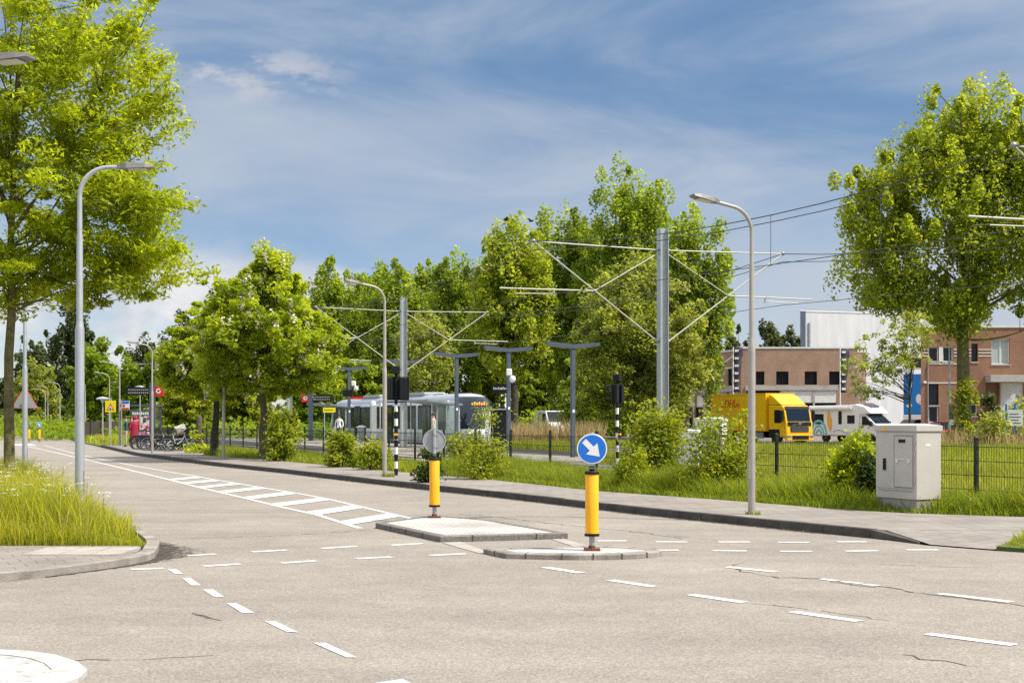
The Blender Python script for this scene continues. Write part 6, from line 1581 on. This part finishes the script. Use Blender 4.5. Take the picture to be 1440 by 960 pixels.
# paler broad trees in front of them
make_tree('willow_tree', 'broad paler olive tree behind the nearest catenary mast', 'tree', (gx(897, 92), 92, .07), 8.5, .28,
    [(-.4, 0, 8.0, 3.6, 3.2, 3.6, 4), (1.9, 0, 6.2, 2.6, 2.6, 3.2, 2), (-2.2, 0, 5.2, 2.0, 2.4, 3.0, 1.5), (2.0, 0, 3.2, 1.7, 2, 2.2, 1.0), (-1.0, 0, 2.6, 2.2, 2, 1.8, 1), (.2, 0, 10.8, 1.8, 1.8, 1.4, .8)], 71, 520, 72, (.27, .15), (.55, .5), LM['willow'], M['bark_dark'], first=.15, n_limb=30, gap=.3)
make_tree('birch_tree', 'pale loose birch behind the shelters and the second catenary mast', 'tree', (gx(598, 104), 104, .07), 7, .16,
    [(0, 0, 5.6, 2.6, 2.4, 3.4, 3), (.2, 0, 7.6, 1.7, 1.6, 1.6, 1)], 72, 220, 62, (.26, .13), (.45, .6), LM['willow'], M['bark'], first=.25, n_limb=24, gap=.2)
make_tree('alder_tree', 'dark green tree between the reeds and the nearest catenary mast', 'tree', (gx(838, 100), 100, .07), 5, .2,
    [(0, 0, 3.8, 2.2, 2.0, 3.0, 3), (-1.4, 0, 2.6, 1.4, 1.4, 1.8, 1)], 73, 200, 60, (.26, .16), (.45, .4), LM['poplar'], M['bark_dark'], first=.15, n_limb=18)
def leafy(name, label, px, D, topy, wpx, seed, lm, n=180, leaf=(.42, .30), k=60, dep=None, bot=.3, cl=None):
    H = (HOR-topy)*D/FOC+EYE; w = wpx/2*D/FOC
    r_ = random.Random(seed); lo = [(0, 0, H*.52, w*.85, (dep or w)*.8, H*.46, 3)]
    for q in range(4): lo.append((r_.uniform(-.6, .6)*w, r_.uniform(-.3, .3)*w, H*r_.uniform(.35, .68), w*.42, w*.42, H*.3, 1))
    lo.append((0, 0, H*.2, w*.9, w*.7, H*.2, 1))
    return make_tree(name, label, 'tree', (gx(px, D), D, .05), H*.7, .14+.012*H, lo, seed, n, k, leaf, cl or (w*.16, H*.07), LM[lm], M['bark_dark'], first=.15, n_limb=16, upn=.4, gap=.35)
leafy('maple_tree', 'bright green bushy tree behind the yellow warning sign', 138, 150, 480, 105, 81, 'bright', 240)
leafy('maple_tree', 'bright green tree behind the bus stop column', 205, 135, 498, 95, 82, 'bright', 220)
leafy('maple_tree', 'low bright green tree behind the bicycles', 262, 112, 540, 90, 83, 'shrub', 180, (.32, .22))
leafy('willow_tree', 'grey green willow behind the distant blue arrow sign', 50, 185, 515, 75, 84, 'willow', 200, (.5, .28))
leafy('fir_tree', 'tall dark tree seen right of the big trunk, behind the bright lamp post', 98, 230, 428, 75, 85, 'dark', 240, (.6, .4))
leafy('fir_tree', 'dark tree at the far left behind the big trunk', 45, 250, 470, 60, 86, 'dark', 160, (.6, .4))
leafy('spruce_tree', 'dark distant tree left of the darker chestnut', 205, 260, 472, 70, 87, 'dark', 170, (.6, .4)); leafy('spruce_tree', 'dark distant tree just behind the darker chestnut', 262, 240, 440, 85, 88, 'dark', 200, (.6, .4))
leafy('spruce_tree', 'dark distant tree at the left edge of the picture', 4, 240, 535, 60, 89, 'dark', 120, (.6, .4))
leafy('hazel_tree', 'light green round tree behind the farther glass shelter', 448, 125, 520, 110, 90, 'bright', 220, (.34, .24))
leafy('hazel_tree', 'low green tree behind the chestnut trunks', 350, 118, 515, 130, 91, 'shrub', 180, (.34, .24))
leafy('hazel_tree', 'mid green tree behind the far end of the tram', 515, 128, 505, 90, 92, 'poplar', 200, (.36, .26))
leafy('elm_tree', 'low green tree behind the tram roof', 570, 118, 520, 80, 93, 'poplar2', 170, (.34, .26)); leafy('elm_tree', 'dark low tree behind the T lamp and white van', 745, 128, 520, 70, 94, 'poplar', 120, (.34, .26)); leafy('elm_tree', 'dark tree right behind the black traffic light head', 862, 112, 530, 70, 95, 'poplar', 150, (.34, .26))
for i, (px, t, w, lb) in enumerate(((1035, 458, 60, 'dark distant tree directly left of the brownish lamp post'), (1080, 452, 60, 'dark distant tree right of the brownish lamp post, over the tan unit'), (1118, 456, 55, 'dark distant tree touching the corner of the white hall'))):
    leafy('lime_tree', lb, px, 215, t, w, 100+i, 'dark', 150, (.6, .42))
# shrubs along the fence
SH = 'shrubs along the mesh fence'
def bx_(px, D, hpx_top, wpx, n, seed, lb, leaf=(.11, .07), lm='shrub', n_sub=30, tall=None):
    H = (HOR-hpx_top)*D/FOC+EYE-.06; w = wpx/2*D/FOC
    make_shrub('shrub', lb, (gx(px, D), D, .06), w, w*.8, H, seed, n, leaf, LM[lm], SH, n_sub=n_sub, tall=tall)
bx_(400, 54, 580, 46, 2600, 1, 'upright bright shrub right of the front chestnut trunk', (.15, .09))
bx_(479, 47, 612, 42, 2200, 2, 'round shrub before the farther glass shelter', (.13, .08))
bx_(524, 44.5, 628, 50, 1500, 3, 'low spreading shrub left of the banded traffic light', (.12, .07), n_sub=20)
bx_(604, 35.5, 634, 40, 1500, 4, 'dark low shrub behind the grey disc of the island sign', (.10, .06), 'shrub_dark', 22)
bx_(676, 37.5, 580, 70, 2600, 5, 'tall loose shrub with slender shoots right of the grey disc', (.10, .05), 'shrub', 40, .5)
bx_(925, 33, 590, 100, 6000, 6, 'large yellowish shrub under the nearest catenary mast', (.10, .06), 'shrub', 46)
bx_(1012, 30, 592, 110, 5600, 7, 'broad shrub left of the brownish lamp post, before the white cabinets', (.09, .06), 'shrub', 50, .5)
bx_(1046, 30.5, 580, 34, 700, 8, 'slim upright shoots just left of the brownish lamp post', (.09, .055), 'shrub', 16)
bx_(1200, 26.6, 612, 74, 3600, 9, 'bright leafy shrub left of the grey electricity cabinet', (.10, .065), 'ash', 34)
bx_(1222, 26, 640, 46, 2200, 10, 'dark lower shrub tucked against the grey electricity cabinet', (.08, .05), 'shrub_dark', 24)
bx_(890, 31.5, 640, 50, 1800, 12, 'low shrub between the arrow sign and the large yellowish shrub', (.09, .05), 'shrub', 22)
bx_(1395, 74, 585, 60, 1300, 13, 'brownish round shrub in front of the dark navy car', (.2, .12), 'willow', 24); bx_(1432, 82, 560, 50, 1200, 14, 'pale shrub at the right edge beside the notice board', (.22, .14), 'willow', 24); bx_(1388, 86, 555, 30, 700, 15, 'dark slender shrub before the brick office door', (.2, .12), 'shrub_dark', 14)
bx_(655, 47, 612, 60, 1800, 16, 'low shrub under the tram nose behind the mesh', (.12, .07), 'shrub', 22)

# =================================================================== GRASS
rng = np.random.default_rng(2)
def fnoise(p, s, seed=0):
    r_ = np.random.default_rng(seed); v = np.zeros(len(p))
    for k in range(5):
        a = r_.uniform(0, 2*np.pi); f = s*r_.uniform(.6, 1.8); v += np.sin((p[:, 0]*np.cos(a)+p[:, 1]*np.sin(a))*f+r_.uniform(0, 6))
    return v/5
def grass(name, poly, n, hmin, hmax, w, m, z=.07, lean=.35, patch=1.2, seed=1, label=None, fade=None):
    p = scatter(poly, n, rng); t = fnoise(p, patch, seed)
    h = hmin+(hmax-hmin)*np.clip(.5+.55*t+rng.normal(0, .2, n), .05, 1.15)
    if fade is not None: h = h*fade(p)
    ww = w*rng.uniform(.6, 1.4, n)
    o = blades(name, p, h, ww, rng, m, z, lean, np.clip(.5+.3*fnoise(p, patch*.7, seed+9)+rng.normal(0, .2, n), 0, 1))
    return tag(o, label or 'green grass', 'grass', kind='stuff')
# verge at the left: tall, yellowish, with white umbels
vl = lambda D: float(np.interp(D, [17.95, 18.7, 19.9, 21.9, 28.7, 38, 57, 88], [-4.6, -4.95, -5.35, -6.2, -9.25, -13.4, -21.7, -34.9]))
e_ = [(vl(D), D) for D in (18.0, 18.7, 19.9, 21.9, 25, 28.7)]
edge = lambda p: np.clip((np.interp(p[:, 1], [18, 19.9, 21.9, 28.7, 88], [-4.6, -5.35, -6.2, -9.25, -34.9])-p[:, 0])/.8, .35, 1)*np.clip((p[:, 1]-17.9)/.8, .5, 1)
grass('grass', e_+[(-12, 28.7), (-7.6, 18.0)], 40000, .42, .95, .011, LM['meadow'], .07, .4, 1.5, 3, 'tall yellow green grass on the flowering verge', edge)
grass('grass', [(vl(D), D) for D in (28.7, 38, 57, 88)]+[(-38, 88), (-13, 28.7)], 16000, .35, .8, .024, LM['meadow'], .07, .4, 1.5, 4, 'tall grass on the verge farther down the road')
p = scatter(e_+[(-12, 28.7), (-7.6, 18.0)], 115, rng); p = p[(edge(p) > .5)]
us = []; ut = []
stems = MB()
for q in p:
    h = rng.uniform(.5, .85); c = np.array([q[0]+rng.normal()*.06, q[1], .07+h]); stems.tube([(q[0], q[1], .05), tuple(c)], [.005, .003], 3, caps=False)
    for k in range(rng.integers(2, 5)):
        cc = c+rng.normal(size=3)*np.array([.09, .09, .04]); us.append(cc+rng.normal(size=(14, 3))*np.array([.028, .028, .006]))
us = np.concatenate(us); uo = leaves('flowering_weeds', us, .022, .018, rng, LM['umbel'], None, rng.uniform(.3, 1, len(us)), 2.0); tag(uo, 'white umbel flowers over the tall verge grass', 'wild flowers', kind='stuff')
p = scatter(e_+[(-12, 28.7), (-7.6, 18.0)], 600, rng); tag(blades('grass', p, rng.uniform(.6, 1.05, len(p))*np.clip(edge(p)*1.3, .5, 1), .007, rng, LM['reed'], .07, .3), 'pale seed stalks standing above the verge grass', 'grass', kind='stuff')
p = scatter(e_+[(-12, 28.7), (-7.6, 18.0)], 2200, rng); tag(blades('grass', p, rng.uniform(.7, 1.1, len(p))*np.clip(edge(p)*1.3, .5, 1), .012, rng, LM['meadow'], .07, .45, np.clip(rng.normal(.95, .1, len(p)), 0, 1)), 'pale yellow green grass tips standing above the verge', 'grass', kind='stuff')
so = stems.build('weed_stems', M['earth'], recalc=False); so.parent = uo
# strip between pavement and fence
BK = [(x+.06, y+.1) for x, y in BACK]
strip = BK+[(fence_x(D)-.2, D) for D in (20, 24, 28, 32, 36, 40, 46, 52, 60, 70, 86)]
near = [q for q in BK if q[1] < 45]+[(fence_x(D)-.1, D) for D in (20, 24, 28, 32, 36, 40, 44)][::1]
near = sorted([q for q in BK if q[1] < 43], key=lambda q: q[1])+[(fence_x(D)+.2, D) for D in (43, 38, 33, 28, 24, 20)]
bedge = lambda p: np.clip((p[:, 0]-np.interp(p[:, 1], [b[1] for b in sorted(BK, key=lambda q: q[1])], [b[0] for b in sorted(BK, key=lambda q: q[1])]))/.7, .35, 1)
grass('grass', near, 46000, .25, .68, .016, LM['grass'], .06, .55, .9, 5, 'lush bright grass between pavement and mesh fence', bedge)
farp = sorted([q for q in BK if q[1] > 42], key=lambda q: q[1])+[(fence_x(D)+.2, D) for D in (86, 70, 56, 43)]
grass('grass', farp, 22000, .15, .45, .026, LM['grass'], .06, .5, .9, 6, 'grass between the pavement and the farther mesh fence')
grass('grass', [(fence_x(D)+.25, D) for D in (16, 24, 32, 38)]+[(14, 40), (30, 40), (30, 16)], 42000, .3, .62, .018, LM['field'], .06, .4, .7, 7, 'tall field grass just behind the mesh fence')
grass('grass', [(7, 40), (2.6, 52), (5.2, 66), (30, 70), (44, 66), (34, 40)], 46000, .3, .62, .034, LM['field'], .06, .4, .5, 8, 'tall grass of the field in front of the truck')
grass('grass', [(5.2, 66), (-1, 82), (-3, 100), (4, 99), (14, 83), (44, 81), (44, 66)], 36000, .25, .55, .06, LM['field'], .06, .4, .4, 9, 'rough grass of the far part of the field')
grass('grass', [(-21.7, 88.6), (-25.4, 88.6), (-41, 130), (-60, 182), (-46, 182), (-30, 130)], 9000, .35, .75, .08, LM['meadow'], .05, .4, .5, 10, 'rough grass on the verge beyond the bus stop')
grass('grass', [(6.25, 18.35), (6.8, 17.75), (9, 16.1), (12, 18.0), (9.5, 19.3), (7.1, 19.7)], 8000, .2, .6, .013, LM['grass'], .0, .6, 1.5, 11, 'tuft of grass at the right end of the kerb', lambda p: np.clip((p[:, 0]-6.1)/1.3, .2, 1))
pm_ = MB(); pm_.prism([(6.25, 18.35), (6.8, 17.75), (9, 16.1), (14, 13.2), (14, 18.2), (9.5, 19.4), (7.1, 19.75)], -.05, .05); struct('verge_corner', pm_, M['earth'])
grass('grass', [(1058/1e3+2.85, 23.35), (4.1, 23.35), (4.12, 23.6), (3.85, 23.6)], 90, .03, .09, .012, LM['grass'], .118, .6, 3, 12, 'weeds at the foot of the brownish lamp post')
grass('grass', [(-3.6, 38.9), (-3.2, 38.85), (-3.25, 39.1), (-3.5, 39.1)], 110, .06, .2, .014, LM['grass'], .118, .6, 3, 13, 'weeds at the foot of the lamp post beside the banded traffic light')
kd = resample([tuple(p) for p in KR], .35)
kp = np.array([(q.x-.02, q.y) for q in kd if 21 < q.y < 36 and rng.random() < .35]); kp = np.repeat(kp, 5, axis=0)+rng.normal(0, .05, (len(kp)*5, 2))
tag(blades('kerb_weeds', kp, rng.uniform(.02, .07, len(kp)), .01, rng, LM['grass'], .0, .7), 'small weeds in the kerb joints', 'weeds', kind='stuff')
# reeds
def reeds(poly, n, h0, h1, label, w):
    p = scatter(poly, n, rng); h = rng.uniform(h0, h1, n)*(1+.2*fnoise(p, .8, 2)); o = blades('reeds', p, h, w, rng, LM['reed'], .05, .22); tag(o, label, 'reeds', kind='stuff')
reeds([(gx(694, 86), 86), (gx(850, 84), 84), (gx(850, 90), 90), (gx(694, 92), 92)], 2600, .7, 1.75, 'dry straw coloured reeds under the middle trees', .05)
reeds([(gx(1288, 76), 76), (gx(1460, 70), 70), (gx(1460, 74), 74), (gx(1288, 80), 80)], 900, .5, 1.4, 'dry reeds in front of the red brick office', .045)
# low undergrowth that closes the foot of the far trees
def undergrowth(poly, n, h, leaf, lm, label, seed):
    r_ = np.random.default_rng(seed); p = scatter(poly, n, r_); hh = h*(.55+.45*fnoise(p, .35, seed)); z = r_.uniform(0, 1, n)**.8*np.maximum(hh, .3)
    o = leaves('undergrowth', np.column_stack([p, z+.05]), leaf, leaf*.7, r_, LM[lm], None, np.clip(.5+.3*fnoise(p, .6, seed+1)+r_.normal(0, .18, n), 0, 1), .5); tag(o, label, 'undergrowth', kind='stuff')
undergrowth([(-14, 112), (8, 110), (8, 132), (-30, 140)], 9000, 2.6, .42, 'poplar', 'dark undergrowth at the foot of the poplar row', 5)
undergrowth([(-46, 118), (-20, 104), (-12, 116), (-40, 150), (-62, 190), (-66, 180)], 12000, 2.4, .42, 'bright', 'green undergrowth behind the bus stop', 6)
undergrowth([(-120, 250), (-60, 190), (-40, 200), (40, 260), (40, 280), (-130, 290)], 9000, 6, 1.1, 'dark', 'dark distant wood edge', 7)
# =================================================================== LIGHT, SKY, CAMERA
SUN_EL, SUN_AZ = R(53), R(110)           # azimuth measured from +Y towards +X
SKY = 0.10
w = bpy.data.worlds.new('World'); scene.world = w; w.use_nodes = True
nt = w.node_tree; nt.nodes.clear()
out = nt.nodes.new('ShaderNodeOutputWorld'); bg = nt.nodes.new('ShaderNodeBackground'); bg.inputs['Strength'].default_value = SKY
sk = nt.nodes.new('ShaderNodeTexSky'); sk.sky_type = 'NISHITA'; sk.sun_disc = False; sk.sun_elevation = SUN_EL; sk.sun_rotation = SUN_AZ
sk.air_density = 1.0; sk.dust_density = .3; sk.ozone_density = 3.5; sk.altitude = 0
tc = nt.nodes.new('ShaderNodeTexCoord')
def math_(op, a, b=None, c=None):
    n = nt.nodes.new('ShaderNodeMath'); n.operation = op
    for i, v in enumerate((a, b, c)):
        if v is None: continue
        if hasattr(v, 'is_output'): nt.links.new(v, n.inputs[i])
        else: n.inputs[i].default_value = v
    return n.outputs[0]
def smooth(v, a, b):
    n = nt.nodes.new('ShaderNodeMapRange'); n.interpolation_type = 'SMOOTHSTEP'; n.inputs['From Min'].default_value = a; n.inputs['From Max'].default_value = b; nt.links.new(v, n.inputs['Value']); return n.outputs[0]
def noise(vec, s, d, r=.55, dist=0):
    n = nt.nodes.new('ShaderNodeTexNoise'); n.inputs['Scale'].default_value = s; n.inputs['Detail'].default_value = d; n.inputs['Roughness'].default_value = r; n.inputs['Distortion'].default_value = dist; nt.links.new(vec, n.inputs['Vector']); return n.outputs['Fac']
def mapping(sc, loc=(0, 0, 0), rot=(0, 0, 0)):
    n = nt.nodes.new('ShaderNodeMapping'); n.inputs['Scale'].default_value = sc; n.inputs['Location'].default_value = loc; n.inputs['Rotation'].default_value = rot; nt.links.new(tc.outputs['Generated'], n.inputs['Vector']); return n.outputs[0]
def mixc(f, a, b, blend='MIX'):
    n = nt.nodes.new('ShaderNodeMix'); n.data_type = 'RGBA'; n.blend_type = blend
    for k, v in (('Factor', f), ('A', a), ('B', b)):
        s = n.inputs[0] if k == 'Factor' else n.inputs[k]
        if hasattr(v, 'is_output'): nt.links.new(v, s)
        else: s.default_value = v
    return n.outputs['Result']
sep = nt.nodes.new('ShaderNodeSeparateXYZ'); nt.links.new(tc.outputs['Generated'], sep.inputs[0])
x, y, z = sep.outputs
el = z                                          # sine of elevation
ramp = nt.nodes.new('ShaderNodeValToRGB'); e = ramp.color_ramp.elements
e[0].position = 0; e[0].color = (.80, .79, .86, 1); e[1].position = .55; e[1].color = (.62, .66, .68, 1)
k = e.new(.10); k.color = (.57, .565, .63, 1); k = e.new(.19); k.color = (.45, .50, .555, 1); k = e.new(.28); k.color = (.56, .60, .62, 1)
nt.links.new(el, ramp.inputs['Fac'])
base = mixc(1.0, sk.outputs['Color'], ramp.outputs['Color'], 'MULTIPLY')
# thin high veils, broad
v1 = noise(mapping((3.0, 3.0, 10.0), (1.3, .2, .4), (0, R(14), 0)), 1.0, 8, .6, .9)
v2 = noise(mapping((1.3, 1.3, 5.0), (4.1, 2.0, 0)), 1.0, 5, .5, .3)
veil = math_('MULTIPLY', smooth(math_('ADD', math_('MULTIPLY', v1, .55), math_('MULTIPLY', v2, .6)), .44, .76), math_('SUBTRACT', 1.0, math_('MULTIPLY', smooth(el, .17, .40), .3)))
right = smooth(x, -.05, .38)
veil = math_('MULTIPLY', math_('ADD', veil, math_('MULTIPLY', math_('MULTIPLY', right, math_('SUBTRACT', 1.0, smooth(el, .06, .24))), .75)), .9)
col = mixc(veil, base, (3.0, 3.35, 3.85, 1))
# low cumulus at the left
cn = noise(mapping((9, 9, 15), (2.2, .7, .15)), 1.0, 8, .58)
band = math_('MULTIPLY', smooth(el, .0, .05), math_('SUBTRACT', 1.0, smooth(el, .09, .135)))
left = math_('SUBTRACT', 1.0, smooth(x, -.16, .0))
cm = math_('MULTIPLY', smooth(math_('ADD', cn, math_('MULTIPLY', math_('MULTIPLY', band, left), .26)), .63, .78), math_('MULTIPLY', band, left))
lit = noise(mapping((14, 14, 24), (0, 0, 3)), 1.0, 6, .6)
ccol = mixc(smooth(lit, .35, .65), (3.6, 3.75, 4.0, 1), (4.9, 4.9, 4.95, 1))
col = mixc(math_('MULTIPLY', cm, .95), col, ccol)
# a few small puffs higher up
pn = noise(mapping((20, 20, 42), (.35, 1.0, .62)), 1.0, 6, .6)
pb = math_('MULTIPLY', smooth(el, .208, .226), math_('SUBTRACT', 1.0, smooth(el, .236, .256)))
pl2 = math_('MULTIPLY', smooth(x, -.27, -.22), math_('SUBTRACT', 1.0, smooth(x, -.15, -.09)))
puff = math_('MULTIPLY', smooth(pn, .50, .66), math_('MULTIPLY', pb, pl2))
col = mixc(math_('MULTIPLY', puff, .6), col, (3.9, 3.8, 3.9, 1))
# bright cloud cover added overhead, unseen above the frame, to fill the shadows
fill_cloud = math_('MULTIPLY', smooth(el, .36, .62), .8)
col = mixc(fill_cloud, col, (8.8, 8.85, 9.0, 1))
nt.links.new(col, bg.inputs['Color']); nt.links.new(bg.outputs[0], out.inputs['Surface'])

sl_ = bpy.data.lights.new('sun', 'SUN'); sl_.energy = 3.3; sl_.angle = R(.8); sl_.color = (1.0, .94, .84)
so_ = bpy.data.objects.new('sun', sl_); COL.objects.link(so_)
d = Vector((math.sin(SUN_AZ)*math.cos(SUN_EL), math.cos(SUN_AZ)*math.cos(SUN_EL), math.sin(SUN_EL)))
so_.rotation_euler = (-d).to_track_quat('-Z', 'Y').to_euler(); so_.location = (30, 0, 40)

cam = bpy.data.cameras.new('camera'); co = bpy.data.objects.new('camera', cam); COL.objects.link(co); scene.camera = co
co.location = (0, 0, EYE); co.rotation_euler = (R(90), 0, 0); cam.sensor_width = 36; cam.sensor_fit = 'HORIZONTAL'; cam.lens = 36*FOC/1440
cam.shift_y = (HOR-480)/1440; cam.clip_end = 3000; cam.clip_start = .1
scene.view_settings.view_transform = 'Standard'; scene.view_settings.look = 'None'; scene.view_settings.exposure = .84; scene.view_settings.gamma = 1; scene.view_settings.use_curve_mapping = False
scene.cycles.max_bounces = 8; scene.cycles.transparent_max_bounces = 12; scene.cycles.diffuse_bounces = 4; scene.cycles.transmission_bounces = 4; scene.cycles.use_denoising = False
